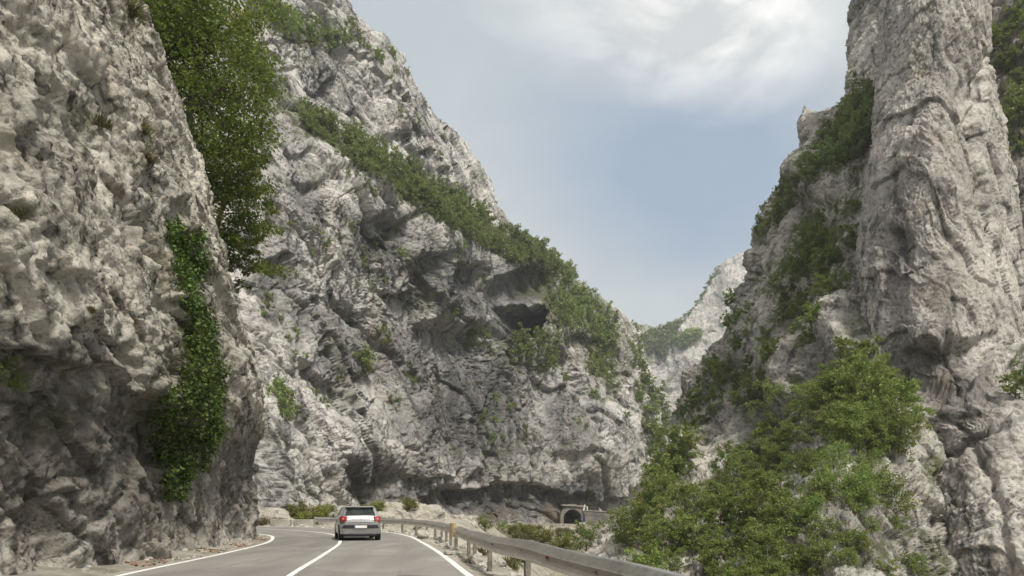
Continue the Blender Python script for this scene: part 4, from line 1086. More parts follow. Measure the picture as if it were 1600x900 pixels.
wood(SLOPE, [(1200, 460), (1225, 400), (1262, 345), (1330, 330), (1340, 420), (1300, 480), (1260, 500)], 17, 56, 18, 54, NEAR, 'tree', 'dark green tree close against the left flank of the pillar', 'tree', 'trees against the pillar flank', 6.0, parts=True)
wood(SLOPE, [(1190, 372), (1205, 335), (1244, 285), (1272, 262), (1290, 275), (1250, 310), (1210, 370)], 20, 57, 15, 38, PALE, 'tree', 'green tree on the steep ridge of the right slope against the sky', 'tree', 'trees on the right ridge', 5.0, parts=True)
wood(SLOPE, [(1296, 240), (1306, 205), (1328, 180), (1370, 170), (1366, 230), (1330, 250), (1295, 275)], 20, 58, 14, 50, PALE, 'tree', 'pale green tree high in the saddle left of the pillar top', 'tree', 'trees in the high saddle', 5.0, parts=True)
wood(SLOPE, [(1060, 640), (1095, 600), (1120, 560), (1130, 600), (1110, 660), (1070, 680)], 18, 59, 12, 26, MID, 'shrub', 'shrub on the pale spur at the left edge of the right slope', 'shrub', 'shrubs on the pale spur', 5.0, parts=True)
wood(SLOPE, [(1250, 740), (1300, 730), (1400, 740), (1430, 900), (1260, 900)], 20, 60, 24, 34, LOW, 'shrub', 'low shrub among pale rocks beneath the great pillar', 'shrub', 'shrubs under the pillar', 1.6, clus=-0.05)
wood(SLOPE, [(1100, 480), (1180, 380), (1200, 480), (1150, 560)], 12, 61, 14, 20, FARS, 'shrub', 'small shrub on the bare crag of the right ridge', 'shrub', 'shrubs on the right crag', 4.0)
wood(RECESS, [(1570, 60), (1600, 40), (1600, 240), (1580, 260)], 8, 62, 16, 50, MID, 'tree', 'tree growing on the shaded wall behind the pillar at the right edge', 'tree', 'trees behind the pillar', 5.0, parts=True)
wood(RECESS, [(1582, 400), (1600, 400), (1600, 520), (1592, 520)], 5, 64, 14, 40, MID, 'shrub', 'shrub low on the shaded wall behind the pillar', 'shrub', 'shrubs behind the pillar', 5.0, parts=True)
v, nn = pick(PILLAR, 1596, 618)
for a, b, s in ((1590, 622, 56), (1602, 600, 46)):
    v, nn = pick(PILLAR, a, b); place_tree(MID, a, v-nn*0.3, s*v[1]/F/5, 1.0, {1590: 'green bush rooted in the crack at the right edge of the pillar', 1602: 'second green bush cut off by the right edge beside the pillar crack'}[a], None, 0.9, 'bush')

# --- left cliff: the big overhanging tree, ivy and tufts
def custom_tree(loc, h, cr, nleaf, lsize, seed, label, lean=0.1, trunk_h=0.15, rz=0.0, leaf='leaf_dark', droop=0.0, clumps=170, wide=0.13, group=None):
    (wv, wf), (lv, lf) = tree_np(seed, h=h, cr=cr, nleaf=nleaf, lsize=lsize, trunk_h=trunk_h, lean=lean, clumps=clumps, wide=wide, droop=droop)
    t = empty('tree', loc, rz, label, 'tree', group)
    obj('trunk', mesh_np('trunk', wv, wf, smooth=True, mats=[M['bark']]), t)
    obj('crown', mesh_np('crown', lv, lf, mats=[M[leaf]]), t)
    return t
def at(px, py, D): return P(px, py, D)
custom_tree(at(282, 385, 38), 15.0, 4.1, 27000, 0.19, 71, 'large dark green tree leaning out from the top of the left cliff', lean=0.07, droop=0.25, clumps=420, wide=0.19)
custom_tree(at(330, 445, 39), 8.2, 2.7, 14000, 0.18, 72, 'lower green tree hanging over the edge of the left cliff', lean=0.10, droop=0.4, clumps=180, wide=0.17)
custom_tree(at(232, 190, 36), 9.0, 3.2, 14000, 0.19, 73, 'bright leafy tree at the very top of the frame above the left cliff', lean=0.08, droop=0.2, clumps=220, wide=0.17)
custom_tree(at(372, 60, 40), 1.6, 0.7, 300, 0.16, 74, 'small orange leaved sapling at the top of the tall tree', lean=0.1, leaf='leaf_orange', clumps=74)
custom_tree(at(345, 440, 40), 2.6, 1.3, 2600, 0.15, 75, 'small drooping bush at the edge of the left cliff below the trees', trunk_h=0.0, lean=0.5, droop=0.5, clumps=80)

def ivy(poly, n, lsize, seed, label, thick):
    r = np.random.default_rng(seed)
    m = inpoly(LEFT.px+9*2*fbm(np.stack([LEFT.px, LEFT.py, 0*LEFT.px], -1)/18, 3), LEFT.py+12*fbm(np.stack([LEFT.px, LEFT.py, 0*LEFT.px+4], -1)/18, 3), poly) & (LEFT.D < 45) & (LEFT.D > 8)
    ids = np.nonzero(m)[0]
    ids = r.choice(ids, n)
    dep = thick*(0.25+0.75*np.clip(0.5+fbm(LEFT.v[ids]/0.9+5, 3), 0, 1))
    c = LEFT.v[ids]+LEFT.n[ids]*(dep*r.random(n)**0.6)[:, None]+r.normal(size=(n, 3))*0.05
    v, f = leaves_np(c, lsize, r, up=0.3, asp=0.85)
    tag(obj('ivy', mesh_np('ivy', v, f, mats=[M['leaf_ivy']])), label, 'ivy')
ivy([(288, 480), (312, 478), (330, 520), (338, 560), (338, 640), (326, 700), (296, 740), (262, 800), (248, 775), (238, 720), (226, 670), (236, 630), (262, 615), (280, 590), (276, 540)], 30000, 0.095, 81, 'thick curtain of ivy hanging in the cleft of the left cliff', 0.55)
ivy([(258, 345), (285, 350), (318, 385), (316, 430), (298, 450), (300, 478), (284, 478), (274, 430), (268, 390)], 12000, 0.095, 82, 'clump of ivy high in the cleft above the big curtain', 0.5)
for i, (x, y, hp, lab) in enumerate([(160, 196, 44, 'dry green tuft on the upper face of the left cliff'), (225, 205, 40, 'tall dry tuft in the upper crack of the left cliff'), (232, 250, 36, 'dry tuft lower down the upper crack of the left cliff'), (24, 335, 30, 'wide mossy tuft near the left edge of the frame'), (172, 250, 30, 'small tuft below the upper face tuft on the left cliff'), (108, 312, 22, 'tiny tuft alone in the middle of the left cliff'), (145, 485, 24, 'tuft above the overhang of the left cliff'), (90, 662, 34, 'yellowish tuft under the overhang of the left cliff'), (205, 20, 50, 'long dry tuft at the top edge of the left cliff'), (278, 470, 40, 'brown dry tuft beside the ivy')]):
    v, nn = pick(LEFT, x, y)
    o = place('grass_tuft', TUFT[i % 3], v-nn*0.05, hp*v[1]/F/0.95, i*1.3, lab, 'grass tuft', 'tufts on the left cliff'); o.rotation_euler = (0.3, 0.5, i*1.0)
for x, y, hp, lab in [(6, 590, 44, 'green bush at the left edge of the frame on the cliff'), (358, 812, 30, 'small green bush at the foot of the left cliff by the road'), (366, 782, 16, 'tiny bright sprig on the lower corner of the left cliff'), (440, 655, 0, '')]:
    if not hp: continue
    v, nn = pick(LEFT, x, y); place('bush', LOW[x % 4], v-nn*0.1-np.array([0, 0, 0.2]), hp*v[1]/F/1.5, x*0.7, lab, 'bush')

# ------------------------------------------------------------------ things along the road
bpy.context.view_layer.update()
GROUND = [o for o in COL.objects if o.name.split('.')[0] in ('verge', 'roadside_terrain', 'gorge_bank')]
def ground_at(x, y, z0=6.0):
    best = None
    for o in GROUND:
        ok, loc, nrm, fi = o.ray_cast(Vector((x, y, z0)), Vector((0, 0, -1)))
        if ok and (best is None or loc.z > best): best = loc.z
    return -0.1 if best is None else best
def sight(px, py):
    d = Vector(((px-800)/F, 1, (HZ-py)/F)).normalized(); best = None
    for o in GROUND:
        ok, loc, nrm, fi = o.ray_cast(Vector((0, 0, CH)), d)
        if ok and (best is None or loc.y < best.y): best = loc
    return best

k = NT('galvanised_weathered'); co = k.n('ShaderNodeTexCoord').outputs['Object']
n1 = k.noise(co, 2.2, 6, 0.7); n2 = k.noise(co, 16, 5, 0.7)
c = k.mix(k.ramp(n1, (0.38, 0.0), (0.62, 1.0)), (0.50, 0.475, 0.43), (0.68, 0.665, 0.64))
c = k.mix(k.math('MULTIPLY', k.ramp(n2, (0.36, 1.0), (0.50, 0.0)), 0.4), c, (0.26, 0.21, 0.16))
M['steel'] = k.set(Base_Color=c, Roughness=0.30, Metallic=0.92)
M['post'] = plain('post_steel', (0.22, 0.195, 0.16), 0.6, 0.4, var=0.3, scale=5)
M['tan'] = plain('marker_tan', (0.46, 0.36, 0.22), 0.6, var=0.15, scale=8)
M['red_ref'] = plain('red_reflector', (0.30, 0.025, 0.018), 0.3)

RF = resample(R_EDGE, 1600)
def rail_path(d0, d1, n):
    nn = normals2(RF); off = np.interp(RF[:, 1], [0, 18, 25, 34, 60], [0.6, 0.62, 0.8, 1.1, 1.1])
    p = RF+nn*off[:, None]; sel = (RF[:, 1] >= d0) & (RF[:, 1] <= d1)
    p, q = p[sel], nn[sel]
    s = np.r_[0, np.cumsum(np.linalg.norm(np.diff(p, axis=0), axis=1))]; t = np.linspace(0, s[-1], n)
    f = lambda a: np.stack([np.interp(t, s, a[:, 0]), np.interp(t, s, a[:, 1])], -1)
    q = f(q); q /= np.linalg.norm(q, axis=1)[:, None]
    return f(p), q, t
PROF = [(0.012, 0.435), (0.0, 0.44), (-0.012, 0.452), (-0.07, 0.487), (-0.082, 0.50), (-0.082, 0.535), (-0.07, 0.549), (-0.025, 0.578), (-0.02, 0.595), (-0.025, 0.612), (-0.07, 0.641), (-0.082, 0.652), (-0.082, 0.672), (-0.068, 0.69), (-0.012, 0.742), (0.0, 0.75), (0.035, 0.756)]
def guardrail(d0, d1, n, posts, label, refl):
    p, q, t = rail_path(d0, d1, n)
    root = empty('guardrail', (float(p[0, 0]), float(p[0, 1]), 0), 0, label, 'guardrail')
    o0 = np.array([p[0, 0], p[0, 1], 0])
    wob = 0.012*np.sin(t*1.1)+0.02*np.sin(t*0.37+1)
    PR = [(a*1.45, 0.756-(0.756-b)*1.08) for a, b in PROF]; pr = PR+[(a+0.006, b) for a, b in PR[::-1]]
    g = np.stack([np.concatenate([p+q*a, (b+wob)[:, None]], 1) for a, b in pr], 1)-o0
    R, C = g.shape[:2]; i = np.arange(R*C).reshape(R, C); j = np.roll(i, -1, 1)
    f = np.stack([i[:-1], j[:-1], j[1:], i[1:]], -1).reshape(-1, 4)
    obj('beam', mesh_np('beam', g, f, smooth=False, mats=[M['steel']]), root)
    for s in posts:
        k_ = int(np.argmin(np.abs(p[:, 1]-s))); c, nn = p[k_], q[k_]
        zb = ground_at(float(c[0]+nn[0]*0.12), float(c[1]+nn[1]*0.12), 0.4)
        mb = MB(); ang = math.atan2(nn[1], nn[0])
        T = Matrix.Translation((c[0]-o0[0], c[1]-o0[1], 0)) @ Matrix.Rotation(ang, 4, 'Z')
        mb.box(0.03, 0.036, -0.07, 0.07, zb-0.3, 0.70, M=T); mb.box(0.036, 0.12, -0.07, -0.064, zb-0.3, 0.70, M=T); mb.box(0.036, 0.12, 0.064, 0.07, zb-0.3, 0.70, M=T)
        mb.build('post', M['post'], root)
        mb = MB(); T2 = T @ Matrix.Translation((0, 0, float(wob[k_]))); mb.disc(T2 @ Vector((-0.03, 0, 0.57)), T2.to_3x3() @ Vector((1, 0, 0)), 0.022, 0.02, 10); mb.build('bolt', M['post'], root)
    for s in refl:
        k_ = int(np.argmin(np.abs(p[:, 1]-s))); c, nn = p[k_], q[k_]; ang = math.atan2(nn[1], nn[0])
        T = Matrix.Translation((c[0]-o0[0], c[1]-o0[1], wob[k_])) @ Matrix.Rotation(ang, 4, 'Z')
        mb = MB(); mb.box(-0.060, -0.022, -0.035, 0.035, 0.572, 0.618, 0.006, M=T); mb.build('reflector', M['red_ref'], root)
    return root
guardrail(-6, 24.6, 160, [4.5, 8.5, 12.6, 16.6, 19.9, 21.6], 'near weathered steel guardrail running out of the bottom of the frame', [10.9, 15.5])
guardrail(25.2, 55.5, 130, [25.9, 28.2, 30.5, 33, 35.8, 38.5, 41.5, 44.5, 48, 51, 54], 'far steel guardrail curving left round the bend behind the car', [])
# tan sleeve where the two rails meet
p, q, t = rail_path(24.4, 25.4, 3)
root = empty('marker_post', (float(p[1, 0]), float(p[1, 1]), 0), math.atan2(q[1, 1], q[1, 0]), 'short post with a tan sleeve between the two guardrails', 'marker post')
mb = MB(); mb.box(-0.05, 0.05, -0.08, 0.08, -0.5, 0.50, 0.006); mb.build('post', M['post'], root)
mb = MB(); a = np.linspace(-1.35, 1.35, 12); v = []
for z in (0.40, 0.86):
    v += [(-0.24*math.cos(x)+0.02, 0.27*math.sin(x), z) for x in a]+[(-0.23*math.cos(x)+0.03, 0.26*math.sin(x), z) for x in a[::-1]]
n = 24; mb.add(v, [(i, (i+1) % n, n+(i+1) % n, n+i) for i in range(n)]+[tuple(range(n-1, -1, -1)), tuple(range(n, 2*n))])
mb.build('sleeve', M['tan'], root)

# ------------------------------------------------------------------ boulders, outcrops, blocks, rubble
def rock_np(seed, rx, ry, rz, n=40, L=None, cut=0.35):
    u = np.linspace(0, 1, n); v = np.linspace(0, 1, n*2, endpoint=False)
    th, ph = np.meshgrid(u*math.pi, v*2*math.pi, indexing='ij')
    d = np.stack([np.sin(th)*np.cos(ph), np.sin(th)*np.sin(ph), np.cos(th)], -1)
    r = np.random.default_rng(seed)
    # facets: clip the ball with random planes
    R = np.ones(th.shape)
    for _ in range(14):
        m = r.normal(size=3); m /= np.linalg.norm(m); c = r.uniform(0.62, 0.95)
        dm = d @ m; R = np.where(dm > 0.05, np.minimum(R, c/np.maximum(dm, 0.05)), R)
    p = d*R[..., None]*np.array([rx, ry, rz])
    L = L or max(rx, ry, rz)
    p = p+d*(0.10*L*fbm(p/(0.5*L)+seed, 4, 0.55)-0.05*L*np.abs(fbm(p/(0.16*L)+seed, 3)))[..., None]
    idx = np.arange(n*2*n).reshape(n, n*2); j = np.roll(idx, -1, 1)
    q = np.stack([idx[:-1], idx[1:], j[1:], j[:-1]], -1).reshape(-1, 4)
    return p.reshape(-1, 3), q
def boulder(name, x, y, z, rx, ry, rz, seed, label, cat, mat, n=36, rot=0.0, group=None, L=None):
    v, q = rock_np(seed, rx, ry, rz, n, L)
    zz = np.zeros(len(v))
    o = obj(name, mesh_np(name, v, q, smooth=True, mats=[mat], attrs={'stain_shade': zz, 'rust': zz+0.15, 'veg': zz+0.1}))
    o.location = (x, y, z); o.rotation_euler = (0, 0, rot); return tag(o, label, cat, group)
boulder('rock_outcrop', -21.6, 65.5, -0.1, 2.6, 1.8, 1.75, 3, 'low pale rock outcrop behind the concrete blocks left of the car', 'outcrop', M['outcrop'], 90)
boulder('rock_outcrop', -9.6, 63.0, -0.5, 5.2, 3.0, 2.6, 9, 'long pale rock mound behind the guardrail right of the car', 'outcrop', M['outcrop'], 130, 0.1)
boulder('rock_outcrop', -14.5, 68.0, -0.2, 3.2, 2.4, 2.0, 14, 'grassy rock mound hidden mostly behind the car', 'outcrop', M['outcrop'], 90)
for i, (px, py, w, lab) in enumerate([(741, 882, 0.34, 'squared limestone block beside the near guardrail posts'), (661, 842, 0.50, 'rounded boulder under the middle of the far guardrail'), (637, 835, 0.42, 'leaning stone just left of the rounded boulder'), (690, 848, 0.30, 'small stone below the far guardrail near the tan sleeve'), (612, 832, 0.3, 'small stone behind the guardrail close to the car'), (700, 868, 0.2, 'flat stone on the gravel beside the edge line'), (842, 846, 1.1, 'pale boulder on the slope past the near guardrail')]):
    g_ = sight(px, py); 
    if g_ is None: continue
    boulder('boulder', g_.x, g_.y, g_.z+0.25*w, w*0.8, w*0.6, w*0.62, 40+i, lab, 'boulder', M['boulder'], 36, i*1.1)
# loose rubble, uncountable
def rubble(name, pts, smin, smax, seed, label, mat):
    r = np.random.default_rng(seed); vv, qq, k0 = [], [], 0
    pro = [rock_np(900+i, 1, 0.8, 0.6, 7) for i in range(6)]
    for x, y in pts:
        z = ground_at(x, y, 3.0)
        v, q = pro[r.integers(6)]; s = smin+(smax-smin)*r.random()**3; a = r.uniform(0, 6.28); c_, s_ = math.cos(a), math.sin(a)
        w_ = np.stack([v[:, 0]*c_-v[:, 1]*s_, v[:, 0]*s_+v[:, 1]*c_, v[:, 2]], 1)*s+np.array([x, y, z+0.15*s])
        vv.append(w_); qq.append(q+k0); k0 += len(v)
    V = np.concatenate(vv); z = np.zeros(len(V))
    tag(obj(name, mesh_np(name, V, np.concatenate(qq), smooth=False, mats=[mat], attrs={'stain_shade': z, 'rust': z, 'veg': z})), label, 'rubble', kind='stuff')
r = np.random.default_rng(3); pts = []
nR1 = normals2(RF)
for _ in range(620):
    k_ = r.integers(350, 1400); o_ = 0.35+2.6*r.random()**1.3; c = RF[k_]+nR1[k_]*o_; pts.append((float(c[0]), float(c[1])))
rubble('rubble', pts, 0.025, 0.22, 4, 'loose pale stones scattered on the shoulder under the guardrail', M['boulder'])
LF = resample(L_EDGE, 1200); nL1 = normals2(LF); pts = []
for _ in range(420):
    k_ = r.integers(330, 900); c = LF[k_]-nL1[k_]*(0.3+1.0*r.random()); pts.append((float(c[0]), float(c[1])))
rubble('rubble', pts, 0.015, 0.10, 5, 'small stones at the foot of the left cliff', M['boulder'])
pts = []
for _ in range(900):
    k_ = r.integers(350, 1100); o_ = 1.4+7.0*r.random(); c = RF[k_]+nR1[k_]*o_; pts.append((float(c[0]), float(c[1])))
rubble('rubble', pts, 0.05, 0.42, 8, 'broken pale rocks strewn down the slope past the guardrail', M['outcrop'])
pts = [(float(r.uniform(-28, -3)), float(r.uniform(58, 74))) for _ in range(260)]
rubble('rubble', pts, 0.06, 0.5, 6, 'broken stones on the ground outside the bend', M['outcrop'])
# fallen leaves along the left edge
cc = []
for _ in range(1700):
    k_ = r.integers(360, 820); o_ = 0.22+0.9*r.random()**0.8; c = LF[k_]-nL1[k_]*o_
    if fbm(np.array([c[0]/1.6, c[1]/1.6, 4.4]), 3) < 0.0: continue
    cc.append((c[0], c[1], ground_at(float(c[0]), float(c[1]), 3)+0.015))
lv, lf = leaves_np(np.array(cc), 0.085, r, up=2.5, asp=0.7)
tag(obj('leaf_litter', mesh_np('leaf_litter', lv, lf, mats=[M['litter']])), 'reddish fallen leaves along the foot of the left cliff', 'leaf litter', kind='stuff')

blk = None
for px0, px1, lab in ((424, 455, 'grey concrete block at the outside of the bend, leftmost of three'), (461, 492, 'grey concrete block in the middle of the row of three left of the car'), (500, 531, 'grey concrete block nearest the silver car, partly behind it')):
    D = 59.5; x = ((px0+px1)/2-800)/F*D
    mb = MB(); mb.box(-0.8, 0.8, -0.28, 0.28, -0.15, 0.56, 0.03); o = mb.build('concrete_block', M['concrete'])
    o.location = (x, D+0.35*(x+20)*-0.2, -0.02); o.rotation_euler = (0, 0, -0.06); tag(o, lab, 'concrete block', 'concrete blocks at the bend')

# low growth beside the road
def low(px, py, hp, me, label, unit, cat='bush', name='bush', sc=None, group=None):
    g_ = sight(px, py)
    if g_ is None: return
    place(name, me, (g_.x, g_.y, g_.z-0.05), hp*g_.y/F/unit, px*0.37, label, cat, group)
low(758, 829, 20, LOW[0], 'dark green bush showing above the guardrail right of the tan sleeve', 1.6)
low(783, 832, 14, LOW[1], 'small green bush just right of the dark one above the near guardrail', 1.6)
low(822, 840, 20, YEL[0], 'yellow green bush above the near guardrail, left of the rubble bank', 1.3)
low(850, 850, 22, YEL[1], 'larger yellow green bush on the slope past the near guardrail', 1.3)
low(880, 862, 22, YEL[0], 'yellowish bush lowest on the slope behind the guardrail', 1.3)
low(801, 834, 14, YEL[1], 'yellow green bush farthest left on the slope past the guardrail', 1.3)
low(916, 866, 40, LOW[2], 'narrow dark bush standing alone on the rubble bank', 1.6)
low(808, 878, 30, TUFT[0], 'dry grass tuft under the near guardrail', 0.5, 'grass tuft', 'grass_tuft')
low(795, 888, 26, TUFT[1], 'greenish grass tuft between the near guardrail posts', 0.5, 'grass tuft', 'grass_tuft')
low(750, 866, 16, TUFT[2], 'small grass tuft behind the tan sleeve post', 0.5, 'grass tuft', 'grass_tuft')
for x, y, h, me, lab in [(-18.6, 66.5, 1.3, YEL[1], 'thin yellowing shrub just left of the car below the mountain'), (-17.0, 67.0, 1.7, YEL[0], 'yellow shrub close behind the left side of the car'), (-19.8, 68.5, 1.7, YEL[1], 'low yellow shrub beside the pale outcrop'), (-23.6, 68.6, 1.7, YEL[0], 'bright low shrub on the far left outcrop'), (-11.2, 61.6, 0.9, YEL[1], 'ochre bush on the rock mound right of the car'), (-8.6, 61.6, 1.0, YEL[0], 'small yellow bush further right on the rock mound'), (-12.6, 64.2, 0.7, YEL[1], 'yellow green bush on top of the rock mound')]:
    z = max(ground_at(x, y), -0.3); o = place('shrub', me, (x, y, z-0.1+(1.0 if 'mound' in lab else 0)), h/1.4, x, lab, 'shrub')
for i, (x, y, v, nn) in enumerate(scatter(BANK, [(790, 826), (900, 828), (940, 845), (930, 880), (830, 870), (790, 840)], 26, 91, 7)):
    place('grass_tuft', TUFT[i % 3], v, R_.uniform(7, 13)*v[1]/F/0.5, i*1.7, 'yellow green grass tuft on the rubble bank below the tunnel', 'grass tuft', 'grass tufts on the rubble bank')
gp = []
for i in range(26):
    x, y = R_.uniform(-27, -5), R_.uniform(60, 70); place('grass_tuft', TUFT[i % 3], (x, y, ground_at(x, y)), R_.uniform(0.7, 1.7), R_.uniform(0, 6), 'dry grass tuft on the stony ground outside the bend', 'grass tuft', 'grass tufts outside the bend')

# ------------------------------------------------------------------ the tunnel across the gorge
TD = 209.0; m_ = TD/F
root = empty('tunnel_portal', ((895-800)*m_, TD, 1.3-(821.5-HZ)*m_), math.radians(14), 'pale concrete tunnel portal with a dark arched mouth at the foot of the central mountain', 'tunnel')
Wd, Hs, Rr = 2.7, 2.0, 2.7                     # half width, springing height, arch radius
arc = [(-Wd, 0.0)]+[(-Rr*math.cos(a), Hs+Rr*math.sin(a)) for a in np.linspace(0, math.pi, 19)]+[(Wd, 0.0)]
out = [(-Wd-0.9, 0.0)]+[(-(Rr+1.0)*math.cos(a) if a < 1.2 else -(Rr+1.0)*math.cos(a), Hs+0.15+(Rr+1.35)*math.sin(a)) for a in np.linspace(0, math.pi, 19)]+[(Wd+0.9, 0.0)]
def arch_shell(inner, outer, y0, y1):
    mb = MB(); n = len(inner); v = []
    for y in (y0, y1): v += [(a, y, b) for a, b in inner]+[(a, y, b) for a, b in outer]
    f = []
    for i in range(n-1):
        f += [(i, i+1, n+i+1, n+i), (2*n+i, 3*n+i, 3*n+i+1, 2*n+i+1), (i, 2*n+i, 2*n+i+1, i+1), (n+i, n+i+1, 3*n+i+1, 3*n+i)]
    mb.add(v, f); return mb
arch_shell(arc, out, 0.0, 1.2).build('arch', M['concrete_grey'], root)
ins = [(a*0.995, b*0.995) for a, b in arc]; o2 = [(a*1.10, b*1.06) for a, b in arc]
mb = arch_shell(ins, o2, 1.21, 19.0); mb.box(-3.0, 3.0, 19.0, 19.5, -0.2, 5.2); mb.build('lining', M['concrete_dark'], root)
mb = MB(); mb.box(-3.7, 3.75, -0.5, 1.6, 5.55, 5.85, 0.03, M=Matrix.Rotation(0.06, 4, 'Y')); mb.build('coping', M['concrete'], root)
root2 = empty('retaining_wall', ((913-800)*m_, TD-0.5, 1.3-(823-HZ)*m_), math.radians(-4), 'stained grey concrete wall to the right of the tunnel mouth', 'wall')
mb = MB(); v = [(0.3, 0, -0.6), (9.4, 0, -0.6), (9.4, 0, 3.9), (0.3, 0, 4.5), (0.3, 0.8, -0.6), (9.4, 0.8, -0.6), (9.4, 0.8, 3.9), (0.3, 0.8, 4.5)]
mb.add(v, [(0, 1, 2, 3), (5, 4, 7, 6), (1, 5, 6, 2), (4, 0, 3, 7), (3, 2, 6, 7), (4, 5, 1, 0)]); mb.build('wall_face', M['concrete_grey'], root2)
mb = MB(); v = [(0.2, -0.18, 4.52), (9.6, -0.18, 3.92), (9.6, -0.18, 4.17), (0.2, -0.18, 4.77), (0.2, 2.4, 4.52), (9.6, 2.4, 3.92), (9.6, 2.4, 4.17), (0.2, 2.4, 4.77)]
mb.add(v, [(0, 1, 2, 3), (5, 4, 7, 6), (1, 5, 6, 2), (4, 0, 3, 7), (3, 2, 6, 7), (4, 5, 1, 0)]); mb.build('coping', M['concrete'], root2)
def at_t(px, py, d=-1.0): return ((px-800)/F*(TD+d), TD+d, 1.3-(py-HZ)/F*(TD+d))
for px, top, bot, w, lab in ((912.3, 788.5, 795.8, 0.20, 'white marker board leaning on top of the tunnel portal'), (917.6, 791.5, 797.0, 0.13, 'shorter white marker beside the leaning board on the portal')):
    x, y, z = at_t(px, bot, 0.4); h = (bot-top)*m_
    mb = MB(); mb.box(-w, w, -0.05, 0.05, -0.4, h, 0.01, M=Matrix.Rotation(0.18 if w > 0.15 else 0.03, 4, 'Y')); o = mb.build('marker_board', M['white']); o.location = (x, y, z); tag(o, lab, 'marker')
x, y, z = at_t(908, 794.5, 0.6); mb = MB(); mb.tube([(0, 0, -0.6), (0, 0, 2.0)], [0.05, 0.04], 8); o = mb.build('pole', M['post']); o.location = (x, y, z); tag(o, 'thin pole standing on the tunnel portal', 'pole')
x, y, z = at_t(909.5, 821.5, -1.6); t = empty('warning_board', (x, y, z), 0, 'white board on short legs at the right of the tunnel mouth', 'sign')
mb = MB(); mb.box(-0.82, 0.82, -0.04, 0.04, 0.12, 0.92, 0.01); mb.build('panel', M['white'], t)
for q_ in (-0.55, 0.55):
    mb = MB(); mb.tube([(q_, 0.08, -0.6), (q_, 0.08, 0.8)], [0.05, 0.05], 8); mb.build('leg', M['post'], t)
x, y, z = at_t(909.2, 816, -1.2); t = empty('road_sign', (x, y, z), 0, 'small round blue sign above the white board at the tunnel mouth', 'sign')
mb = MB(); mb.tube([(0, 0.05, -1.2), (0, 0.05, 1.3)], [0.04, 0.04], 8); mb.build('pole', M['post'], t)
mb = MB(); mb.disc((0, 0, 1.05), (0, 1, 0), 0.30, 0.03, 24); mb.build('disc', M['blue'], t)
# low parapet along the far road
mb = MB(); pv_ = []
for px in np.linspace(655, 884, 60):
    D = float(np.interp(px, [600, 640, 700, 800, 900], [104, 118, 140, 168, 196]))+0.8
    pv_.append(((px-800)/F*D, D, 1.3-(822-HZ)/F*D+0.25))
v, f = [], []
for i, (x, y, z) in enumerate(pv_):
    hh = 0.40
    v += [(x, y, z-0.5), (x, y, z+hh), (x-0.2, y+0.35, z+hh), (x-0.2, y+0.35, z-0.5)]
    if i: f += [((i-1)*4+a, (i-1)*4+(a+1) % 4, i*4+(a+1) % 4, i*4+a) for a in range(4)]
f += [(0, 3, 2, 1), tuple(len(v)-4+a for a in range(4))]
mb.add(v, f); tag(mb.build('parapet', M['concrete']), 'low pale parapet along the far road leading to the tunnel', 'parapet')

# ------------------------------------------------------------------ the silver car
k = NT('car_paint_silver'); co = k.n('ShaderNodeTexCoord').outputs['Object']
M['paint_car'] = k.set(Base_Color=k.mix(k.noise(co, 3, 4), (0.34, 0.34, 0.345), (0.38, 0.38, 0.385)), Metallic=0.75, Roughness=0.34, Coat_Weight=0.6, Coat_Roughness=0.08)
M['trim'] = plain('black_plastic', (0.022, 0.022, 0.024), 0.55)
M['rubber'] = plain('tyre_rubber', (0.018, 0.018, 0.018), 0.85)
M['rim'] = plain('alloy', (0.40, 0.40, 0.41), 0.4, 0.7)
M['seat'] = plain('seat_fabric', (0.035, 0.035, 0.04), 0.9)
M['lamp_red'] = plain('lamp_red', (0.30, 0.03, 0.028), 0.18, Coat_Weight=0.8)
M['lamp_clear'] = plain('lamp_clear', (0.55, 0.25, 0.23), 0.2, Coat_Weight=0.8)
M['plate'] = plain('number_plate', (0.70, 0.70, 0.68), 0.5)
M['chrome'] = plain('chrome', (0.65, 0.65, 0.66), 0.15, 1.0, var=0.02)
k = NT('car_glass'); k.set(Base_Color=(0.02, 0.028, 0.026), Roughness=0.04, Specular_IOR_Level=0.6)
tr = k.n('ShaderNodeBsdfTransparent'); tr.inputs[0].default_value = (0.45, 0.56, 0.53, 1); mx = k.n('ShaderNodeMixShader'); mx.inputs[0].default_value = 0.40
k.l(tr.outputs[0], mx.inputs[2]); k.l(k.b.outputs[0], mx.inputs[1]); k.l(mx.outputs[0], k.out.inputs['Surface']); M['glass'] = k.m

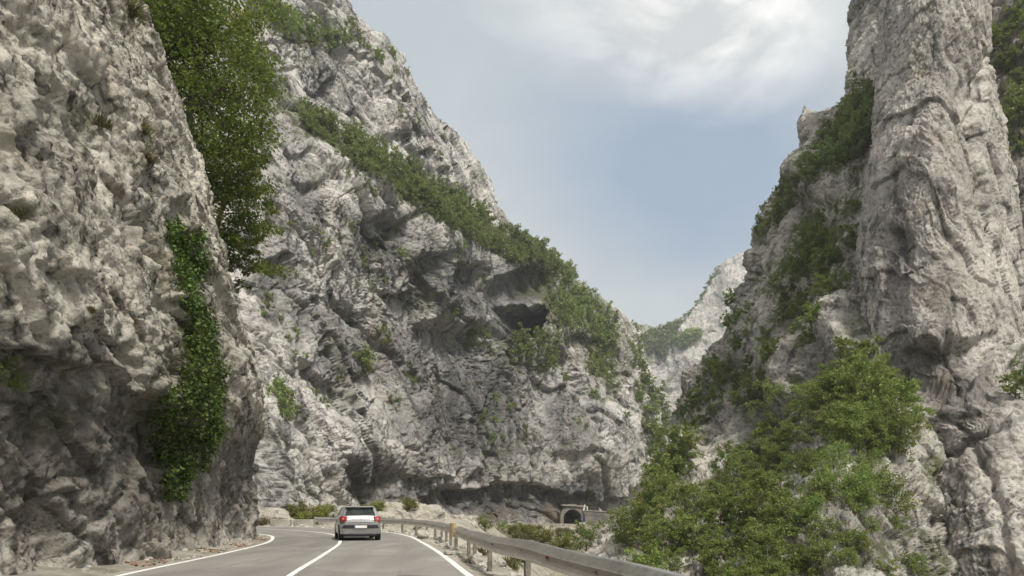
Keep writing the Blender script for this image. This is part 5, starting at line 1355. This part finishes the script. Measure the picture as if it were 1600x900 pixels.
def build_car():
    root = empty('car', (-6.42, 31.2, 0.0), math.radians(16.5), 'silver hatchback driving away over the centre line into the bend', 'car')
    # lower body: stations along +y (forward), rounded outline in plan and section
    st = [(0.00, 0.66, 0.30, 0.90), (0.04, 0.76, 0.27, 0.95), (0.14, 0.835, 0.25, 0.985), (0.45, 0.872, 0.23, 1.0), (1.2, 0.885, 0.20, 0.99), (2.2, 0.885, 0.20, 0.97), (3.0, 0.88, 0.20, 0.95), (3.6, 0.85, 0.22, 0.84), (4.0, 0.76, 0.25, 0.72), (4.17, 0.60, 0.32, 0.60)]
    prof = [(-1, 0.0, 0.35), (-1.0, 0.12, 0.0), (-1.0, 0.40, 0.0), (-1.0, 0.66, -0.012), (-0.965, 0.88, 0.0), (-0.90, 0.98, 0.0), (-0.80, 1.0, 0.0)]
    v, f = [], []
    for y, w, z0, z1 in st:
        ring = [(-0.80*w, z0), (-0.93*w, z0+0.03)]+[(a*w, z0+(z1-z0)*b) for a, b in ((-0.985, 0.14), (-1.0, 0.38), (-0.995, 0.62), (-0.965, 0.85), (-0.91, 0.96), (-0.82, 1.0))]
        ring += [(-a, b) for a, b in ring[::-1]]
        v += [(a, y, b) for a, b in ring]
    n = 16
    for i in range(len(st)-1):
        f += [(i*n+k_, (i+1)*n+k_, (i+1)*n+(k_+1) % n, i*n+(k_+1) % n) for k_ in range(n)]
    f += [tuple(range(n)), tuple(range(len(v)-1, len(v)-n-1, -1))]
    mb = MB(); mb.add(v, f)
    # greenhouse frame: levels belt / window foot / window head / roof
    def ringpts(z, ins, yr, yf, xw):
        # half outline from rear centre to front centre
        return [(0.0, yr), (0.60*xw, yr+0.015), (0.76*xw, yr+0.09), (0.80*xw, yr+0.55), (0.82*xw, yr+0.66), (0.83*xw, (yr+yf)/2+0.02), (0.83*xw, (yr+yf)/2+0.10), (0.80*xw, yf-0.32), (0.74*xw, yf-0.10), (0.0, yf)]
    lv = [(0.975, 0.10, 3.08, 1.08), (1.075, 0.135, 2.98, 1.04), (1.405, 0.36, 2.18, 0.86), (1.455, 0.46, 1.95, 0.80), (1.478, 0.75, 1.70, 0.60)]
    H = [[(x, y, z) for x, y in ringpts(z, 0, yr, yf, xw)] for z, yr, yf, xw in lv]
    full = [h+[(-x, y, z) for x, y, z in h[-2:0:-1]] for h in H]; n = len(full[0])
    vv = [p_ for h in full for p_ in h]; ff = []; glass = {'rear_window': [], 'side_window': [], 'windscreen': []}
    for l in range(4):
        for k_ in range(n):
            q_ = (l*n+k_, l*n+(k_+1) % n, (l+1)*n+(k_+1) % n, (l+1)*n+k_)
            kk = k_ if k_ < 9 else n-1-k_
            if l == 1 and kk in (0, 3+1, 6, 8, 3) and kk != 5 and kk != 7:
                key = 'rear_window' if kk == 0 else 'windscreen' if kk == 8 else 'side_window'
                glass[key].append((k_, q_))
            else: ff.append(q_)
    ff.append(tuple(range(4*n, 5*n)))
    mb.add(vv, ff)
    body = mb.build('body', M['paint_car'], root, True)
    bv = body.modifiers.new('bevel', 'BEVEL'); bv.width = 0.025; bv.segments = 2; bv.limit_method = 'ANGLE'; bv.angle_limit = math.radians(35)
    def pane(name, qs):
        mb = MB()
        for q_ in qs: mb.add([vv[i] for i in q_], [(0, 1, 2, 3)])
        mb.build(name, M['glass'], root)
    pane('rear_window', [q_ for _, q_ in glass['rear_window']]); pane('windscreen', [q_ for _, q_ in glass['windscreen']])
    for lo, hi in ((0, 4), (5, 8)):
        for side in (0, 1):
            qs = [q_ for k_, q_ in glass['side_window'] if (k_ < 9) == (side == 0) and lo <= (k_ if k_ < 9 else n-1-k_) <= hi]
            if qs: pane('side_window', qs)
    # rear window surround and spoiler lip, high brake lamp
    def lerp3(a, b, t): return tuple(a[i]+(b[i]-a[i])*t for i in range(3))
    rl, rr_ = H[1][1], (-H[1][1][0], H[1][1][1], H[1][1][2]); tl, tr_ = H[2][1], (-H[2][1][0], H[2][1][1], H[2][1][2])
    mb = MB()
    for a, b in ((rl, tl), (tl, tr_), (tr_, rr_), (rr_, rl)):
        mb.tube([(p_[0], p_[1]-0.008, p_[2]) for p_ in (a, lerp3(a, b, 0.5), b)], [0.022]*3, 6)
    mb.build('window_seal', M['trim'], root)
    mb = MB(); mb.box(-0.60, 0.60, 0.24, 0.52, 1.415, 1.452, 0.012); mb.build('spoiler', M['paint_car'], root)
    mb = MB(); mb.box(-0.15, 0.15, 0.226, 0.25, 1.395, 1.414, 0.004); mb.build('brake_light', M['trim'], root)
    mb = MB(); mb.tube([(0.02, 0.09, 1.08), (-0.12, 0.13, 1.11), (-0.34, 0.16, 1.13)], [0.014, 0.012, 0.008], 6); mb.build('rear_wiper', M['trim'], root)
    # tailgate panel, slightly proud and leaning, catching the sky
    mb = MB(); rows = [(0.70, 0.70, -0.032), (0.80, 0.66, -0.045), (0.92, 0.60, -0.020), (1.06, 0.62, 0.085)]
    v, f = [], []
    xs = np.linspace(-1, 1, 9)
    for z, w, y in rows: v += [(x*w, y+0.06*x*x, z) for x in xs]
    for i in range(3): f += [(i*9+j, i*9+j+1, (i+1)*9+j+1, (i+1)*9+j) for j in range(8)]
    m0 = len(v); v += [(x, y+0.05, z) for x, y, z in v]; f += [tuple(m0+a for a in q_[::-1]) for q_ in f]
    bd = list(range(9))+[17, 26, 35]+list(range(34, 26, -1))+[18, 9]
    f += [(bd[i], bd[i-1], m0+bd[i-1], m0+bd[i]) for i in range(len(bd))]
    mb.add(v, f); mb.build('tailgate', M['paint_car'], root, False)
    mb = MB(); v = [(0, -0.06, 0.955), (0.05, -0.035, 0.90), (0, -0.055, 0.845), (-0.05, -0.035, 0.90), (0, -0.035, 0.93), (0.025, -0.03, 0.90), (0, -0.04, 0.87), (-0.025, -0.03, 0.90)]
    mb.add(v, [(0, 1, 5, 4), (1, 2, 6, 5), (2, 3, 7, 6), (3, 0, 4, 7)]); mb.build('badge', M['chrome'], root)
    # bumper, black insert, plate
    def bow(name, mat, z0, z1, y, w, dep, par=root, curve=0.13, sl=0.0):
        mb = MB(); xs = np.linspace(-1, 1, 15); v, f = [], []
        for z, dy in ((z0, sl), (z1, 0.0)):
            for yy in (0, dep): v += [(x*w, y+yy+dy+curve*abs(x)**3.2, z) for x in xs]
        A, B_, C_, D_ = 0, 15, 30, 45
        for j in range(14): f += [(A+j, A+j+1, C_+j+1, C_+j), (B_+j+1, B_+j, D_+j, D_+j+1), (C_+j, C_+j+1, D_+j+1, D_+j), (A+j+1, A+j, B_+j, B_+j+1)]
        f += [(A, C_, D_, B_), (A+14, B_+14, D_+14, C_+14)]
        mb.add(v, f); return mb.build(name, mat, par, False)
    bow('bumper', M['paint_car'], 0.30, 0.715, -0.085, 0.845, 0.12, sl=0.05)
    bow('bumper_insert', M['trim'], 0.525, 0.665, -0.098, 0.79, 0.03, sl=0.012)
    bow('diffuser', M['trim'], 0.23, 0.315, -0.03, 0.74, 0.12)
    mb = MB(); mb.box(-0.26, 0.26, -0.118, -0.100, 0.54, 0.65, 0.004); pl = mb.build('number_plate', M['plate'], root)
    mb = MB(); mb.box(-0.255, -0.22, -0.121, -0.1182, 0.548, 0.642); mb.build('country_band', M['blue'], pl)
    # tail lamps wrap the corner
    for s in (-1, 1):
        mb = MB(); cols = [(0.60, -0.055), (0.70, -0.025), (0.79, 0.03), (0.855, 0.15), (0.875, 0.30)]; v, f = [], []
        tops = [1.03, 1.035, 1.035, 1.02, 0.985]; bots = [0.835, 0.81, 0.805, 0.84, 0.92]
        for (x, y), t_, b_z in zip(cols, tops, bots): v += [(s*x, y, b_z), (s*(x+0.008), y, (t_+b_z)/2), (s*x*0.985, y+0.035, t_)]
        f = []
        for i in range(4):
            for j in range(2):
                q_ = (i*3+j, (i+1)*3+j, (i+1)*3+j+1, i*3+j+1); f.append(q_ if s > 0 else q_[::-1])
        m0 = len(v); v += [(x*0.93, y+0.07, z) for x, y, z in v]; f += [tuple(m0+a for a in q_[::-1]) for q_ in f]
        bd = [0, 3, 6, 9, 12, 13, 14, 11, 8, 5, 2, 1]
        f += [(bd[i], bd[i-1], m0+bd[i-1], m0+bd[i]) if s > 0 else (bd[i-1], bd[i], m0+bd[i], m0+bd[i-1]) for i in range(12)]
        mb.add(v, f); lp = mb.build('taillight', M['lamp_red'], root)
        mb = MB(); mb.disc((s*0.72, -0.022, 0.93), (s*0.25, -1, 0.2), 0.035, 0.03, 16); mb.build('lamp_lens', M['lamp_clear'], lp)
        # mirror
        mb = MB(); mb.box(s*0.86 if s > 0 else -1.03, 1.03 if s > 0 else -0.86, 2.52, 2.66, 0.96, 1.10, 0.035); mr = mb.build('wing_mirror', M['trim'], root)
        mb = MB(); mb.box(s*0.90-0.05, s*0.90+0.10 if s > 0 else s*0.90+0.05, 2.511, 2.521, 0.985, 1.085, 0.003); mb.build('mirror_glass', M['chrome'], mr)
        # wheels and arches
        for y in (0.66, 3.28):
            w_ = MB(); pr = [(0.0, 0.20), (0.0, 0.285), (0.03, 0.312), (0.06, 0.318), (0.15, 0.318), (0.18, 0.312), (0.205, 0.285), (0.205, 0.20)]
            N = 28; v, f = [], []
            for k_ in range(N):
                a = k_*2*math.pi/N
                for d_, r_q in pr: v.append((s*(0.865-d_)+s*0.015, y+r_q*math.cos(a), 0.318+r_q*math.sin(a)))
            m = len(pr)
            for k_ in range(N):
                for j in range(m-1): f.append((k_*m+j, ((k_+1) % N)*m+j, ((k_+1) % N)*m+j+1, k_*m+j+1))
            w_.add(v, f); wh = w_.build('wheel', M['rubber'], root, True)
            mb = MB(); mb.disc((s*0.845, y, 0.318), (1, 0, 0), 0.205, 0.03, 24)
            for k_ in range(6):
                a = k_*math.pi/3; mb.tube([(s*0.866, y, 0.318), (s*0.866, y+0.19*math.cos(a), 0.318+0.19*math.sin(a))], [0.03, 0.024], 6)
            mb.build('rim', M['rim'], wh)
            mb = MB(); mb.disc((s*0.876, y, 0.335), (1, 0, 0), 0.365, 0.012, 32); mb.build('wheel_arch', M['trim'], root)
        for y0 in (1.35, 2.3):
            mb = MB(); mb.box(s*0.40-0.006, s*0.40+0.006, y0, y0+0.01, 0.9, 0.91)
    # cabin: seats and headrests seen through the glass
    for x in (-0.36, 0.36):
        mb = MB(); mb.box(x-0.25, x+0.25, 1.62, 1.80, 0.70, 1.16, 0.05); sct = mb.build('seat', M['seat'], root)
        mb = MB(); mb.box(x-0.13, x+0.13, 1.64, 1.76, 1.17, 1.34, 0.04); mb.build('headrest', M['seat'], sct)
    mb = MB(); mb.box(-0.62, 0.62, 0.62, 0.80, 0.80, 1.10, 0.05); sct = mb.build('rear_seat', M['seat'], root)
    for x in (-0.40, 0.40):
        mb = MB(); mb.box(x-0.12, x+0.12, 0.64, 0.74, 1.105, 1.23, 0.03); mb.build('headrest', M['seat'], sct)
    mb = MB(); mb.box(-0.80, 0.80, 2.45, 2.95, 0.955, 1.03, 0.03); mb.build('dashboard', M['trim'], root)
    mb = MB(); mb.box(-0.70, 0.70, 0.1, 3.9, 0.17, 0.26, 0.02); mb.build('underbody', M['trim'], root)
build_car()
